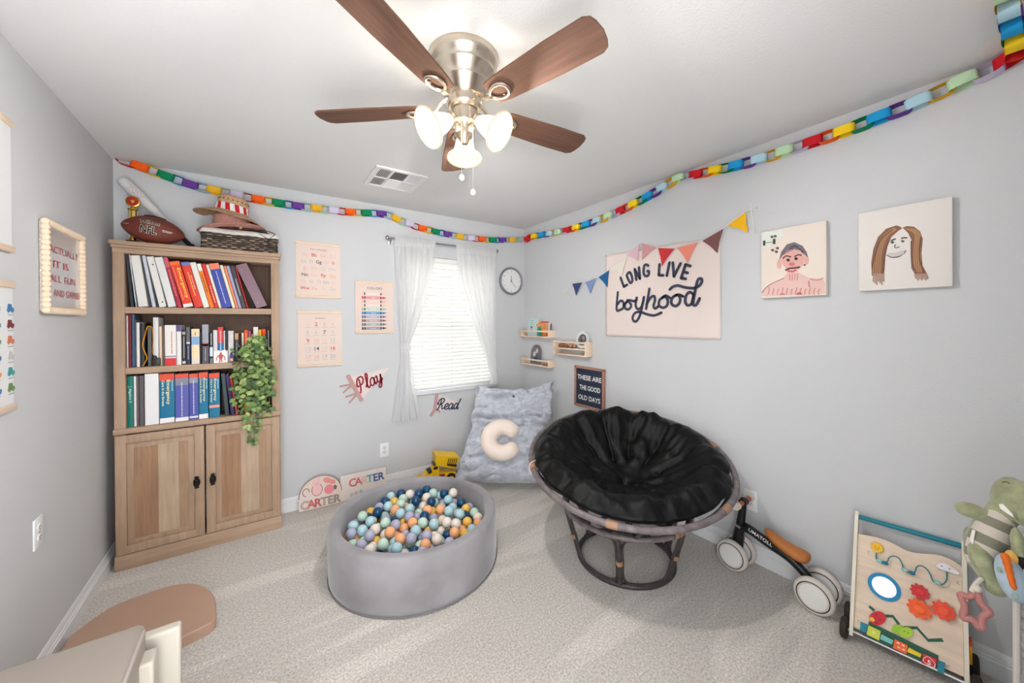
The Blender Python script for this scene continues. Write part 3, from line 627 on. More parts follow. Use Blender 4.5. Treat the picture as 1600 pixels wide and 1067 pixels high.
book('book', 'teal textbook with orange band and pink lower stripe '+L3, 3, 327, 344, 583, TE, 0, .17, bands=((.22, .28, (236, 150, 132)), (.89, 1, OR)), title=et(.42, .16))
book('binder', 'dark green black binder leaning against the teal textbooks', 3, 352, 359, 583, (28, 46, 50), .075, .17)
book('book', 'dark purple book leaning right of the black binder '+L3, 3, 361.5, 367.5, 586, (58, 40, 92), .11, .16)
book('book', 'slim red book leaning half behind the ivy', 3, 369, 373, 588, (196, 66, 56), .13, .15)
book('book', 'slim orange book mostly hidden behind the ivy', 3, 383, 389, 592, (240, 130, 24), .12, .15)
# ================================================================ ivy on the middle shelf
pp = thing('potted_ivy', 'trailing green ivy in a dark pot spilling over the bookcase shelves', 'plant', (-2.40, -.183, 1.1695))
MB().lathe([(0, 0), (.026, 0), (.033, .075), (.036, .077), (.036, .088), (.032, .088), (.03, .078), (0, .076)], 20).build('pot', plain((52, 54, 58), .4), pp)
lm = MB(); n = 6; vs = []; Lw = [0, .62, 1, .9, .55, 0]
for i in range(n):
    t = i/(n-1); z = -.25*t*t
    vs += [(t, -.36*Lw[i], z+.10*Lw[i]), (t, 0, z), (t, .36*Lw[i], z+.10*Lw[i])]
lm.add(vs, [f for i in range(n-1) for f in ((3*i, 3*i+3, 3*i+4, 3*i+1), (3*i+1, 3*i+4, 3*i+5, 3*i+2))])
LG = [mat('leaf_%d' % i, c, .5, spec=.4, nscale=40, namt=.2) for i, c in enumerate(((88, 116, 62), (120, 148, 80), (160, 180, 112), (62, 88, 52)))]
LMM = [lm.mesh('leaf', g_, 60) for g_ in LG]
rnd = random.Random(11); org = pp.location
def leaf(p, d, size, k):
    d = d.normalized(); s_ = d.cross(Vector((0, -1, .25))+Vector((rnd.uniform(-.6, .6), rnd.uniform(-.3, .3), rnd.uniform(-.5, .5)))).normalized(); n_ = s_.cross(d) * -1
    if n_.y > 0: n_ = -n_; s_ = -s_
    M4 = Matrix(((d.x, s_.x, n_.x, p.x-org.x), (d.y, s_.y, n_.y, p.y-org.y), (d.z, s_.z, n_.z, p.z-org.z), (0, 0, 0, 1)))
    o = inst('leaf', LMM[k], pp, mw=M4 @ Matrix.Scale(size, 4))
stems = []
# vines: start near pot top, arch over the shelf lip, hang down to (u,v)
ends = [(366, 600), (368, 625), (372, 640), (380, 652), (386, 668), (392, 692), (398, 690), (404, 672), (410, 655), (416, 645), (421, 640), (424, 615), (427, 590), (376, 610), (400, 640), (408, 625), (392, 640), (384, 628), (414, 612), (370, 580), (420, 575)]
nl = 0
ends.sort(key=lambda q: -q[1])
for i, (u, v) in enumerate(ends):
    yy = -.25-rnd.uniform(0, .03); e = hit(u, v, 1, yy)
    a = Vector((org.x+rnd.uniform(-.02, .02), org.y+rnd.uniform(-.02, .01), org.z+.1))
    top = Vector(((a.x+e.x)/2+rnd.uniform(-.01, .01), yy+.01, org.z+rnd.uniform(.10, .15)))
    low = Vector((e.x+rnd.uniform(-.012, .012), yy, max(e.z+.02, min(org.z+.02, (org.z+.06+e.z)/2))))
    P = [Vector(q) for q in sm([a, top, low, e], 8)]
    MB().tube([q-org for q in P], .0012, 5).build('stem', mat('ivy_stem', (104, 92, 52), .6), pp)
    stp = max(1, int(len(P)/13))
    for j in range(3, len(P)):
        if nl >= 292: break
        for s in ((-1, 1) if j % 2 else (rnd.choice((-1, 1)),)):
            d = (P[j]-P[j-1]).normalized(); dd = d*.5+Vector((s*rnd.uniform(.5, 1), rnd.uniform(-.5, .1), rnd.uniform(-.4, .3)))
            if nl < 292 and rnd.random() < (.85 if v > 660 else .46): leaf(P[j]+Vector((0, rnd.uniform(-.012, .004), 0)), dd, rnd.uniform(.03, .044)*(.85 if v > 650 and j > 16 else 1), rnd.choice((0, 0, 1, 1, 2, 3))); nl += 1
st = MB()
for k in range(420):
    u, v = rnd.gauss(398, 16), rnd.gauss(588, 30)
    if not (366 < u < 426 and 540 < v < 648): continue
    c = hit(u, v, 1, -.242+rnd.uniform(-.01, .02)); a = rnd.uniform(0, 2*pi); s = rnd.uniform(.024, .036)
    st.cur = rnd.choice((0, 0, 1, 3)); st.X = Matrix.Translation(c-org) @ Matrix.Rotation(rnd.uniform(-.9, .4)+pi/2, 4, 'X') @ Matrix.Rotation(a, 4, 'Z') @ Matrix.Scale(s, 4)
    st.add([(0, 0, 0), (.5, -.36, .1), (.5, .36, .1), (1, 0, -.15)], [(0, 1, 3), (0, 3, 2)])
o = st.build('foliage', LG, pp, 60); o['kind'] = 'stuff'
# ================================================================ things on top of the bookcase
ZT = BT+.0005
fb = thing('football', 'brown leather football lying on top of the bookcase', 'football', (hit(241, 355, 1, -.17).x, -.180, ZT+.086), rot=(0, radians(9), radians(-4)))
LEA = mat('football_leather', (112, 54, 42), .5, bump=.5, bscale=260, nscale=30, namt=.08)
n = 28; prof = []
for i in range(n+1):
    t = -1+2*i/n; r = .082*(max(0, 1-t*t)**.72)*(1.0); prof.append((max(r, .0), t*.148))
m = MB(); m.X = Matrix.Rotation(pi/2, 4, 'Y'); m.lathe(prof, 36); m.build('leather_body', LEA, fb, 80)
def onball(x, ang, off=.001):
    t = x/.148; r = .082*(max(0, 1-t*t)**.72)+off; return Vector((x, -r*cos(ang), r*sin(ang)))
m = MB(); m.tube([onball(-.05+.1*i/10, 1.35, .002) for i in range(11)], .003, 6)
for i in range(9): m.tube([onball(-.045+i*.0113, 1.15, .002), onball(-.045+i*.0113, 1.35, .004), onball(-.045+i*.0113, 1.55, .002)], .0025, 6)
m.build('laces', plain((48, 30, 26)), fb)
def wrap(o):
    bm = bmesh.new(); bm.from_mesh(o.data); bmesh.ops.triangulate(bm, faces=bm.faces)
    for _ in range(3):
        ed = [e for e in bm.edges if e.calc_length() > .006]
        if ed: bmesh.ops.subdivide_edges(bm, edges=ed, cuts=1); bmesh.ops.triangulate(bm, faces=[f for f in bm.faces if len(f.verts) > 3])
    bm.to_mesh(o.data); bm.free()
    for v in o.data.vertices:
        q = onball(v.co.x, v.co.z/.082, .0036-(.0018 if o.name.startswith('outline') else 0)); v.co = q
for s_, h_, z_, ft in (('Wilson', .026, .022, .088), ('NFL', .042, -.034, .072)):
    o = txt(s_, h_, plain((226, 216, 196)), fb, -.004, z_, 0, 'C', .065, fit=ft*1.05, name='outline', shear=.0); wrap(o)
    o = txt(s_, h_, plain((20, 16, 16)), fb, -.004, z_, 0, 'C', .025, fit=ft); wrap(o)
m = MB()
for x0, x1, a in ((.055, .1, -.03), (.058, .096, -.13), (-.128, -.095, .0)):
    for i in range(6):
        xa = x0+(x1-x0)*i/6; xb = xa+(x1-x0)/7; q = [onball(xa, a), onball(xb, a), onball(xb, a+.05), onball(xa, a+.05)]; m.add(q, [(0, 1, 2, 3)])
m.build('white_print', plain((228, 220, 210)), fb)
# bat
bt = thing('baseball_bat', 'white toy baseball bat with black grip leaning into the corner', 'bat', (-2.79, -.065, ZT))
A = Vector((hit(300, 376, 1, -.065).x, -.065, ZT+.022)); B = hit(189, 279, 1, -.052); dv = (B-A)
prof = [(0, .018), (.02, .019), (.035, .0125), (.25, .0125), (.38, .017), (.55, .026), (.75, .032), (.95, .033), (.985, .028), (1, .012)]
MB().tube([A+dv*t-bt.location for t, r in prof[3:]], [r for t, r in prof[3:]], 20).build('barrel', mat('bat_white', (214, 212, 210), .45), bt, 60)
MB().tube([A+dv*t-bt.location for t, r in prof[:4]], [r+.001 for t, r in prof[:4]], 16).build('grip', plain((26, 26, 28), .5), bt, 60)
m = MB(); sd = dv.normalized(); yv = Vector((0, -1, 0)); xv = sd.cross(yv).normalized()
for k in range(3):
    P = []
    for i in range(14):
        t = .70+.18*i/13; a = -.5+.45*k+.25*sin(i*1.3+k); P.append(A+dv*t+(yv*cos(a)+xv*sin(a)).normalized()*.0335-bt.location)
    m.tube(P, .0011, 4)
m.build('scribble_print', plain((206, 150, 150)), bt)
# trophy
GOLD = mat('trophy_gold', (214, 172, 70), .22, 1); tx = hit(207, 335, 1, -.12).x
tr_ = thing('trophy', 'small gold column trophy with red medallion behind the football', 'trophy', (tx, -.108, ZT))
MB().rbox(-.03, .03, -.018, .018, 0, .025, .003).build('base', plain((54, 44, 40), .3), tr_)
MB().lathe([(.018, .025), (.018, .036), (.018, .04), (.018, .205), (.024, .21), (.024, .216), (.01, .222), (.008, .235), (0, .236)], 16).build('column', GOLD, tr_)
for k in range(5): MB().tube([(.019*cos(k*1.256+.3), .019*sin(k*1.256+.3), .04), (.019*cos(k*1.256+.3), .019*sin(k*1.256+.3), .205)], .0035, 6).build('column_rib', mat('trophy_silver', (226, 220, 200), .2, 1), tr_)
m = MB(); m.X = Matrix.Translation((0, 0, .262)) @ Matrix.Rotation(pi/2, 4, 'X'); m.lathe([(0, -.006), (.032, -.006), (.034, 0), (.032, .006), (.027, .007), (.026, .004), (0, .004)], 24); md = m.build('medallion', GOLD, tr_)
MB().prism(ell(0, .262, .025, .025), -.0056, -.004).build('enamel', plain((170, 36, 30), .3), md)
m = MB(); m.prism([(-.004, .252), (.004, .252), (.010, .268), (.002, .266), (0, .276), (-.004, .266), (-.011, .27)], -.0066, -.0056); m.build('emblem', plain((216, 150, 50), .3), md)
# basket
xb0, xb1 = hit(316, 380, 1, -.2).x, hit(432, 392, 1, -.2).x; bw_ = (xb1-xb0)/2
bk = thing('wicker_basket', 'dark wicker basket with white liner on top of the bookcase', 'basket', ((xb0+xb1)/2, -.122, ZT))
WK = [mat('wicker_dark', (74, 62, 54), .6), mat('wicker_mid', (128, 110, 94), .6), mat('wicker_light', (160, 140, 120), .6)]
bh = .125; by = .088
m = MB(); m.box(-bw_+.008, bw_-.008, -by+.008, by-.008, 0, .01); m.build('basket_bottom', WK[0], bk)
per = []
nx, ny = 26, 12
m = MB(); rows_ = 9
def rim_pt(s):     # perimeter param in metres
    lx_, ly_ = 2*bw_, 2*by; s %= 2*(lx_+ly_)
    if s < lx_: return Vector((-bw_+s, -by, 0)), Vector((0, -1, 0))
    s -= lx_
    if s < ly_: return Vector((bw_, -by+s, 0)), Vector((1, 0, 0))
    s -= ly_
    if s < lx_: return Vector((bw_-s, by, 0)), Vector((0, 1, 0))
    s -= lx_; return Vector((-bw_, by-s, 0)), Vector((-1, 0, 0))
tot = 4*(bw_+by); ncell = 46; rw = random.Random(3)
for j in range(rows_):
    for i in range(ncell):
        s0 = tot*i/ncell; z = (j+.5)*bh/rows_; outw = .0045 if (i+j) % 2 else -.002
        q = []
        for t in (0, .25, .5, .75, 1):
            p_, n_ = rim_pt(s0+t*tot/ncell); q.append(p_*(1+.0*z)+n_*(outw*sin(pi*t))+Vector((0, 0, z)))
        m.cur = rw.choice((0, 1, 1, 2)) if (i+j) % 2 else 0
        m.tube(q, .0062, 5, cap=False, flat=1)
m.build('woven_sides', WK, bk, 60)
LIN = mat('basket_liner', (216, 212, 204), .8, bump=.3, bscale=120)
def linr(u, v):
    p_, n_ = rim_pt(u*tot+.0001); return p_+n_*(.0145+.0015*sin(u*60)-(.02*v*v if v > .7 else 0))+Vector((0, 0, bh-.022+.002*sin(u*37)+.034*v))
MB().grid(linr, 120, 5, True).build('liner', LIN, bk, 180)
MB().box(-bw_+.02, bw_-.02, -by+.02, by-.02, .01, .06).build('contents', plain((90, 84, 84)), bk)
# cord, cloth peeking out
cd_ = thing('drawstring_bag', 'grey drawstring bag stuffed in the wicker basket with cord hanging out', 'bag', (bk.location.x+bw_*.72, -.15, ZT+.09))
MB().grid(lambda u, v: ((u-.5)*.09, (v-.5)*.09+.02, .045*sin(pi*u)*sin(pi*v)+.008*sin(u*17+v*11)), 16, 14).build('bag_cloth', mat('bag_blue', (96, 112, 136), .8), cd_, 180)
MB().rbox(-.03, .002, -.02, .02, .03, .055, .006).build('white_pocket', plain((222, 220, 216)), cd_)
yo = -.122-by-.15+.06+.073-.01
CRD = plain((48, 48, 52), .6)
yq = -(-.15-(-.122-by))-.012
MB().tube(sm([(-.06, yq+.03, .05), (-.035, yq, .03), (-.0, yq-.006, .005), (.01, yq-.006, -.03), (-.005, yq-.006, -.07)], 5), .0022, 6).tube(sm([(.05, yq+.03, .05), (.04, yq, .035), (.012, yq-.006, .0), (.004, yq-.006, -.03), (.012, yq-.006, -.075)], 5), .0022, 6).tube(sm([(-.06, yq+.03, .055), (-.01, yq+.02, .065), (.05, yq+.03, .05), (.055, yq+.005, .01)], 5), .003, 6).build('cord', CRD, cd_)
# hats
def hat(name, label, loc, rot, crown, brim, mats, wave, band=None, seed=0):
    h = thing(name, label, 'hat', loc, rot=rot)
    m = MB()
    def f(u, v):
        a = 2*pi*u; r, z = None, None
        L_ = crown+brim; i = v*(len(L_)-1); k = min(int(i), len(L_)-2); t = i-k
        r = L_[k][0]*(1-t)+L_[k+1][0]*t; z = L_[k][1]*(1-t)+L_[k+1][1]*t
        kk = max(0, (v-len(crown)/len(L_)))*2.2
        z += kk*wave*(cos(2*a+seed)*.9+.35*sin(3*a+seed))
        return (r*cos(a), r*.86*sin(a), z)
    m.grid(f, 48, 34, True); o = m.build('straw_body', mats, h, 70)
    sol = o.modifiers.new('thickness', 'SOLIDIFY'); sol.thickness = .0025; sol.offset = -1
    return h
STRAW = mat('straw_natural', (196, 158, 122), .75, nscale=120, namt=.14, bump=.6, bscale=260)
PINK = mat('straw_pink', (198, 142, 130), .8, nscale=160, namt=.16, bump=.6, bscale=300)
hx = bk.location.x-.055
hp = hat('sun_hat', 'pink woven sun hat with rope trim, under the striped-band straw hat', (hx+.01, -.128, ZT+.150), (0, radians(-5), 0), [(.0, .125), (.06, .12), (.092, .095), (.104, .04), (.106, .004)], [(.125, 0), (.16, .0), (.192, .004)], PINK, .022, seed=2.6)
MB().tube([(.108*cos(t*pi/14), .108*.86*sin(t*pi/14), .010+.003*sin(t)) for t in range(28)], .004, 6, True).build('rope_trim', plain((190, 118, 78)), hp)
MB().ball((.03, -.094, .012), (.011, .008, .009)).ball((.045, -.096, .002), (.009, .007, .012)).build('knot', plain((198, 150, 110)), hp)
hs_ = hat('straw_hat', 'natural straw hat with red and white striped band on the hat stack', (hx-.0, -.112, ZT+.262), (radians(5), radians(10), 0), [(.0, .118), (.06, .116), (.078, .102), (.085, .06), (.094, .006)], [(.13, -.006), (.165, -.02), (.195, -.034)], STRAW, -.016, seed=.3)
RS, WS = plain((196, 26, 36), .7), plain((232, 228, 226), .7)
for k in range(22):
    a0, a1 = 2*pi*k/22, 2*pi*(k+1)/22; m = MB(); sl_ = .12
    q = []
    for (a, z, r) in ((a0+sl_, .012, .0965), (a1+sl_, .012, .0965), (a1, .058, .089), (a0, .058, .089)): q.append((r*cos(a), r*.87*sin(a), z))
    m.add(q+[(x*.96, y*.96, z) for x, y, z in q], [(0, 1, 2, 3), (7, 6, 5, 4), (0, 4, 5, 1), (2, 6, 7, 3)]); m.build('band_stripe', RS if k % 2 else WS, hs_, 0)
for k in range(20):
    a = 2*pi*k/20
    MB().ball((.0835*cos(a), .0835*.87*sin(a), .084), (.004, .004, .005), 6, 4).build('weave_hole', plain((60, 44, 34)), hs_)
vs_ = thing('sun_visor', 'dark grey sun visor brim under the pink hat', 'visor', (hx+.085, -.135, ZT+.1385), rot=(0, radians(-3), 0))
MB().grid(lambda u, v: ((.05+.055*v)*cos(-pi*.9+u*pi*.95)+.03, (.05+.055*v)*sin(-pi*.9+u*pi*.95)*.8, .004*sin(u*pi)-.004*v+.003), 24, 5).build('brim', plain((72, 74, 80), .6), vs_, 180)
# ================================================================ back wall posters
CREAM = mat('poster_cream', (226, 207, 196), .8, nscale=3, namt=.02); RAIL = wood('rail_pale_wood', (226, 204, 180), .85, 9, 'x')
def poster(name, label, x0, x1, z0, z1, rz=0, loc=None, rails=True, cat='poster', col=CREAM, railm=None):
    w, h = x1-x0, z1-z0
    t = thing(name, label, cat, loc or ((x0+x1)/2, -.006, z0), rz)
    MB().box(-w/2+.004, w/2-.004, -.0015, .0005, .006, h-.006).build('sheet', col, t)
    if rails:
        for z in (0, h-.022): MB().rbox(-w/2, w/2, -.009, .004, z, z+.022, .002).build('hanging_rail', railm or RAIL, t)
    return t, w, h
INK = {'r': (206, 92, 92), 'k': (84, 84, 96), 'p': (222, 186, 180), 'g': (184, 190, 192), 'o': (222, 164, 144), 'd': (70, 80, 96), 's': (160, 176, 188)}
ink = lambda k: plain(INK[k], .8)
t, w, h = poster('alphabet_poster', 'cream alphabet wall hanging with paired letters on wooden rails', -2.176, -1.853, 1.622, 2.058)
txt('THE ALPHABET', .011, ink('k'), t, 0, h-.062, -.003, spacing=1.2)
rows_ = [(('Aa', 'p'), ('Bb', 'r'), ('Cc', 'o'), ('Dd', 'p')), (('Ee', 'g'), ('Ff', 'g'), ('Gg', 'k'), ('Hh', 'p'), ('Ii', 'r')), (('Jj', 'o'), ('Kk', 'p'), ('Ll', 'g'), ('Mm', 'g')),
         (('Nn', 'k'), ('Oo', 'p'), ('Pp', 'r'), ('Qq', 'o')), (('Rr', 'p'), ('Ss', 'g'), ('Tt', 'g'), ('Uu', 's'), ('Vv', 'p')), (('Ww', 'r'), ('Xx', 'o'), ('Yy', 'p'), ('Zz', 'g'))]
for j, r in enumerate(rows_):
    for i, (s_, c) in enumerate(r):
        txt(s_, .026, ink(c), t, -w*.40+(i+.5)*w*.8/len(r), h-.112-j*.052, -.003, bold=.012 if c in 'rk' else 0)
t, w, h = poster('number_poster', 'cream number wall hanging from one to twenty on wooden rails', -2.168, -1.847, 1.086, 1.521)
txt('NUMBERS', .010, ink('k'), t, 0, h-.062, -.003, spacing=1.2)
cl = 'prpgsgkgroosgkprropss'
cols = ['p', 'r', 'o', 'p', 's', 'g', 'k', 'p', 'r', 'o', 'p', 's', 'g', 'd', 'p', 'r', 'o', 'o', 's', 's']
for k in range(20):
    j, i = divmod(k, 4); x = -w*.36+(i+.5)*w*.72/4; z = h-.118-j*.064
    txt(str(k+1), .03, ink(cols[k]), t, x, z, -.003, bold=.014 if cols[k] in 'rkd' else 0)
    MB().box(x-.02, x+.02, -.003, -.0016, z-.014, z-.010).build('print', ink('g'), t)
t, w, h = poster('colour_poster', 'cream colours wall hanging with ten printed crayons beside the curtain', -1.751, -1.43, 1.337, 1.775)
txt('COLORS', .02, ink('k'), t, 0, h-.066, -.003, spacing=1.25, bold=.01)
CR = [((236, 196, 190), 'PINK'), ((212, 66, 66), 'RED'), ((232, 176, 166), 'ORANGE'), ((234, 196, 178), 'YELLOW'), ((150, 186, 160), 'GREEN'), ((38, 128, 184), 'BLUE'), ((112, 106, 156), 'PURPLE'), ((132, 86, 86), 'BROWN'), ((96, 106, 118), 'GRAY'), ((52, 60, 80), 'BLACK')]
for k, (c, nm) in enumerate(CR):
    z = h-.104-k*.0325; light = k < 5 or k == 8; bc = tuple(int(x*.45+232*.55) for x in c) if k != 5 else (96, 164, 206); hh = .0115
    m = MB(); m.box(-.105, -.092, -.003, -.0016, z-hh, z+hh); m.prism([(.062, z-hh*.8), (.062, z+hh*.8), (.072, z+hh*.7), (.102, z+.001), (.072, z-hh*.7)], -.003, -.0016); m.build('crayon_print', plain(c, .8), t)
    MB().box(-.088, .058, -.003, -.0016, z-hh, z+hh).build('crayon_print', plain(bc, .8), t)
    dk = plain((50, 40, 42), .8) if k < 5 else plain(tuple(int(x*.5) for x in c), .8)
    MB().box(-.086, -.077, -.0036, -.003, z-hh*.9, z+hh*.9).box(.046, .055, -.0036, -.003, z-hh*.9, z+hh*.9).build('crayon_print', dk, t)
    txt(nm, .010, plain((238, 232, 228), .8), t, -.012, z-.005, -.0036, spacing=1.2, bold=.01)
# pennants
SC = lambda pts, w_, m, y0=-.0045, y1=-.003: m.ribbon(sm(pts, 7), w_, y0, y1)
def script(word, h, w_, mat_, parent, x, z, rot, slant=.28, y0=-.0045, y1=-.003, name='lettering', kx=1):
    """hand-drawn joined lettering, x-height .5 of cap height 1"""
    G = {'P': (.78, [[(.12, .7), (.02, .62), (.08, .45), (.2, .5)], [(.3, .92), (.3, .45), (.22, .05), (.08, -.02), (.02, .08)], [(.05, .72), (.2, .98), (.52, 1.0), (.64, .78), (.52, .52), (.34, .48)]]),
     'R': (.86, [[(.12, .7), (.02, .62), (.08, .48), (.2, .52)], [(.32, .92), (.32, .45), (.24, .05), (.1, -.02), (.02, .08)], [(.06, .74), (.22, .98), (.54, 1.0), (.64, .8), (.52, .58), (.36, .52), (.54, .4), (.66, .08), (.86, .06)]]),
     'l': (.34, [[(-.06, .12), (.14, .45), (.26, .85), (.2, 1.02), (.1, .9), (.1, .2), (.2, .0), (.36, .14)]]),
     'a': (.58, [[(.42, .42), (.26, .54), (.08, .4), (.06, .14), (.2, 0), (.36, .12), (.44, .5)], [(.44, .5), (.42, .14), (.5, .0), (.62, .14)]]),
     'y': (.56, [[(.0, .4), (.08, .5), (.12, .4), (.1, .14), (.22, 0), (.38, .14), (.46, .5)], [(.46, .5), (.42, -.1), (.3, -.38), (.14, -.36), (.16, -.2), (.4, -.02), (.6, .14)]]),
     'e': (.48, [[(-.04, .14), (.2, .22), (.38, .36), (.34, .5), (.18, .52), (.06, .34), (.08, .1), (.24, 0), (.42, .06), (.52, .16)]]),
     'd': (.6, [[(.42, .42), (.26, .54), (.08, .4), (.06, .14), (.2, 0), (.36, .12), (.46, .5)], [(.58, 1.0), (.46, .4), (.44, .12), (.52, 0), (.64, .12)]])}
    m = MB(); cx_ = 0; c, s = cos(rot), sin(rot); tot = sum(G[q][0] for q in word)
    for q in word:
        wd2, st_ = G[q]
        for stroke in st_:
            pts = []
            for a, b_ in stroke:
                X_ = (cx_+a+slant*b_)*h*kx; Z_ = b_*h; pts.append((x+X_*c-Z_*s, z+X_*s+Z_*c))
            m.ribbon(sm(pts, 7), w_, y0, y1)
        cx_ += wd2
    return m.build(name, mat_, parent, 0)
PW = mat('pennant_felt', (226, 212, 206), .9); PS = mat('pennant_strap', (192, 150, 146), .9)
t = thing('play_pennant', 'cream felt pennant with dark red script and pink strap on wall', 'pennant', (-1.70, -.004, .91))
a = radians(26)
def prot(pts, a): return [(x*cos(a)-z*sin(a), x*sin(a)+z*cos(a)) for x, z in pts]
MB().prism(prot([(-.045, -.105), (-.045, .105), (.265, .01)], a), -.003, 0).build('felt', PW, t)
MB().prism(prot([(-.075, -.125), (-.075, .125), (-.045, .125), (-.045, -.125)], a), -.005, .001).build('strap', PS, t)
for z0, dz in ((.045, .03), (.035, -.02), (-.045, .02), (-.055, -.03)):
    MB().prism(prot([(-.07, z0-.007), (-.07, z0+.007), (-.155, z0+dz+.007), (-.155, z0+dz-.007)], a), -.004, 0).build('tassel', PS, t)
script('Play', .118, .0125, plain((146, 28, 52), .8), t, *prot([(-.055, -.055)], a)[0], a, kx=.82)
t = thing('read_pennant', 'cream felt pennant with navy script and pink strap under the sill', 'pennant', (-1.03, -.004, .66))
a = radians(-6)
MB().prism(prot([(.0, -.075), (.005, .095), (.27, -.015)], a), -.003, 0).build('felt', PW, t)
MB().prism([(-.018, .085), (.010, .088), (-.012, -.06), (-.055, -.112), (-.078, -.10), (-.04, -.05)], -.005, .001).build('strap', PS, t)
for pts in ([(-.02, -.05), (.025, -.09), (.032, -.08), (-.015, -.035)], [(-.025, -.035), (.0, -.045), (.028, -.062), (.022, -.072)]): MB().prism(pts, -.004, 0).build('tassel', PS, t)
script('Read', .10, .0115, plain((34, 52, 84), .8), t, *prot([(-.012, -.052)], a)[0], a, kx=.92)
# clock
ck = thing('wall_clock', 'round grey-rimmed white wall clock beside the curtain', 'clock', (-.19, -.002, 1.862))
m = MB(); m.X = Matrix.Rotation(pi/2, 4, 'X'); m.lathe([(.0, 0), (.143, 0), (.147, .012), (.143, .03), (.134, .034), (.126, .03), (.122, .018)], 48); m.f = [f for f in m.f if len(f) < 40 or True]; m.build('rim', mat('clock_rim', (150, 150, 152), .35, .6), ck)
MB().prism(ell(0, 0, .124, .124, 48), -.020, -.008).build('dial', plain((232, 232, 232), .5), ck)
DK = plain((110, 112, 116), .5)
for k in range(12):
    a = pi/2-2*pi*k/12; txt(str(k or 12), .016, DK, ck, .1*cos(a), .1*sin(a)-.008, -.0212, name='numeral')
for ang, ln, w_ in ((92, .055, .006), (-52, .085, .004)):
    a = radians(ang); MB().ribbon([(-.015*cos(a), -.015*sin(a)), (ln*cos(a), ln*sin(a))], w_, -.0245, -.0225).build('hand', DK, ck, 0)
MB().prism(ell(0, 0, .006, .006, 12), -.026, -.02).build('hand_pin', DK, ck)
# ================================================================ signs leaning on the baseboard
PLY = mat('sign_pale_board', (226, 208, 196), .7); 
def sign(name, label, u0, v0, u1, v1, lean):
    A = hit(u0, v0, 2, 0); B = hit(u1, v1, 2, 0); A.z = B.z = 0
    d = B-A; t = thing(name, label, 'sign', ((A+B)/2)+Vector((0, 0, .003)), rot=(-lean, 0, atan2(d.y, d.x))); return t, d.length
t, w = sign('name_sign', 'arched wooden name sign with pink pictures leaning on the baseboard', 469, 797, 532, 785, radians(9))
t.location.y = -.073; t.rotation_euler[2] = radians(-3); w = .30
arch = [(-w/2, 0), (w/2, 0), (w/2, .09)]+[(w/2*cos(i*pi/16), .09+.145*sin(i*pi/16)) for i in range(1, 16)]+[(-w/2, .09)]
MB().prism(arch, -.009, 0).build('board', PLY, t); m = MB(); m.ribbon([(x*.985, z*.985+.002) for x, z in arch[2:]], .006, -.0105, -.009).build('edge_line', plain((150, 130, 124)), t, 0)
cc = [(196, 184, 176), (222, 106, 106), (216, 96, 104), (186, 176, 160), (174, 162, 152), (160, 146, 138)]
for k, ch in enumerate('CARTER'):
    txt(ch, .058, plain((92, 76, 70)), t, -w*.37+k*w*.148, .012, -.0098, bold=.035, name='letter_outline'); txt(ch, .056, plain(cc[k]), t, -w*.37+k*w*.148, .013, -.0112, bold=.006)
PKS = [plain((236, 190, 190)), plain((232, 140, 150)), plain((230, 150, 146)), plain((226, 206, 208)), plain((130, 100, 96))]
def blob(pts, mm, y=-.0104): MB().prism(pts, y, -.0088).build('picture_print', mm, t)
blob(ell(-.105, .098, .032, .02), PKS[3]); m = MB(); m.ribbon(ell(-.1, .13, .022, .028, 20)[:16], .005, -.0108, -.0088).build('picture_print', PKS[4], t, 0)
blob(ell(-.025, .135, .038, .046), PKS[4], -.0098); blob(ell(-.025, .135, .034, .042), PKS[0]); blob(ell(-.045, .192, .012, .03), PKS[0]); blob(ell(-.012, .195, .012, .028), PKS[0])
blob(ell(.058, .12, .034, .036), PKS[1]); blob(ell(.045, .19, .03, .02, rot=-.5), PKS[2]); blob(ell(.082, .172, .026, .017, rot=-.5), PKS[2]); blob(ell(.1, .125, .014, .018), PKS[4], -.0095)
t, w = sign('name_board', 'rectangular cream name board with multicoloured letters leaning on the baseboard', 534, 784, 607, 767, radians(9))
t.location = (-1.70, -.075, .003); t.rotation_euler[2] = radians(0); w = .36
MB().rbox(-w/2, w/2, -.008, 0, 0, .195, .001, 1).build('board', mat('board_cream', (226, 214, 206), .7), t)
cc = [(214, 98, 96), (206, 106, 108), (226, 188, 180), (84, 156, 162), (60, 88, 160), (58, 76, 132)]
for k, ch in enumerate('CARTER'): txt(ch, .062, plain(cc[k]), t, -w*.25+k*w*.125, .098, -.0088, bold=.022)
for k in range(3): MB().prism(ell(-.10+k*.035, .035+.004*k, .015, .014), -.009, -.007).build('picture_print', plain(((190, 190, 206), (206, 180, 186), (176, 186, 200))[k]), t)
# ================================================================ right wall (local: x = -world y, -y = into the room)
RZ = -pi/2
PINE = wood('pine_pale', (232, 208, 184), .84, 10, 'x')
def rack(label, y0, y1, z0, z1, deep, mid=False):
    w, h = y0-y1, z1-z0; t = thing('spice_rack_shelf', label, 'wall shelf', (0, (y0+y1)/2, z0), RZ)
    for x in (-w/2, w/2-.014): MB().rbox(x, x+.014, -deep, 0, 0, h, .002).build('end_panel', PINE, t)
    MB().rbox(-w/2+.014, w/2-.014, -deep+.002, 0, .0, .012, .002).build('shelf_board', PINE, t)
    MB().rbox(-w/2+.012, w/2-.012, -deep, -deep+.009, h-.02, h-.004, .002).build('front_rail', PINE, t)
    if mid: MB().rbox(-w/2+.014, w/2-.014, -deep+.001, 0, h*.42, h*.42+.012, .002).build('shelf_board', PINE, t)
    return t, w, h
dA = .085
a0 = hit(818, 520, 0, -dA); a1 = hit(857, 520, 0, -dA)
rA, wA, hA = rack('pale pine picture-book shelf, upper of the two by the room corner', -.035, a1.y, 1.268, 1.342, dA)
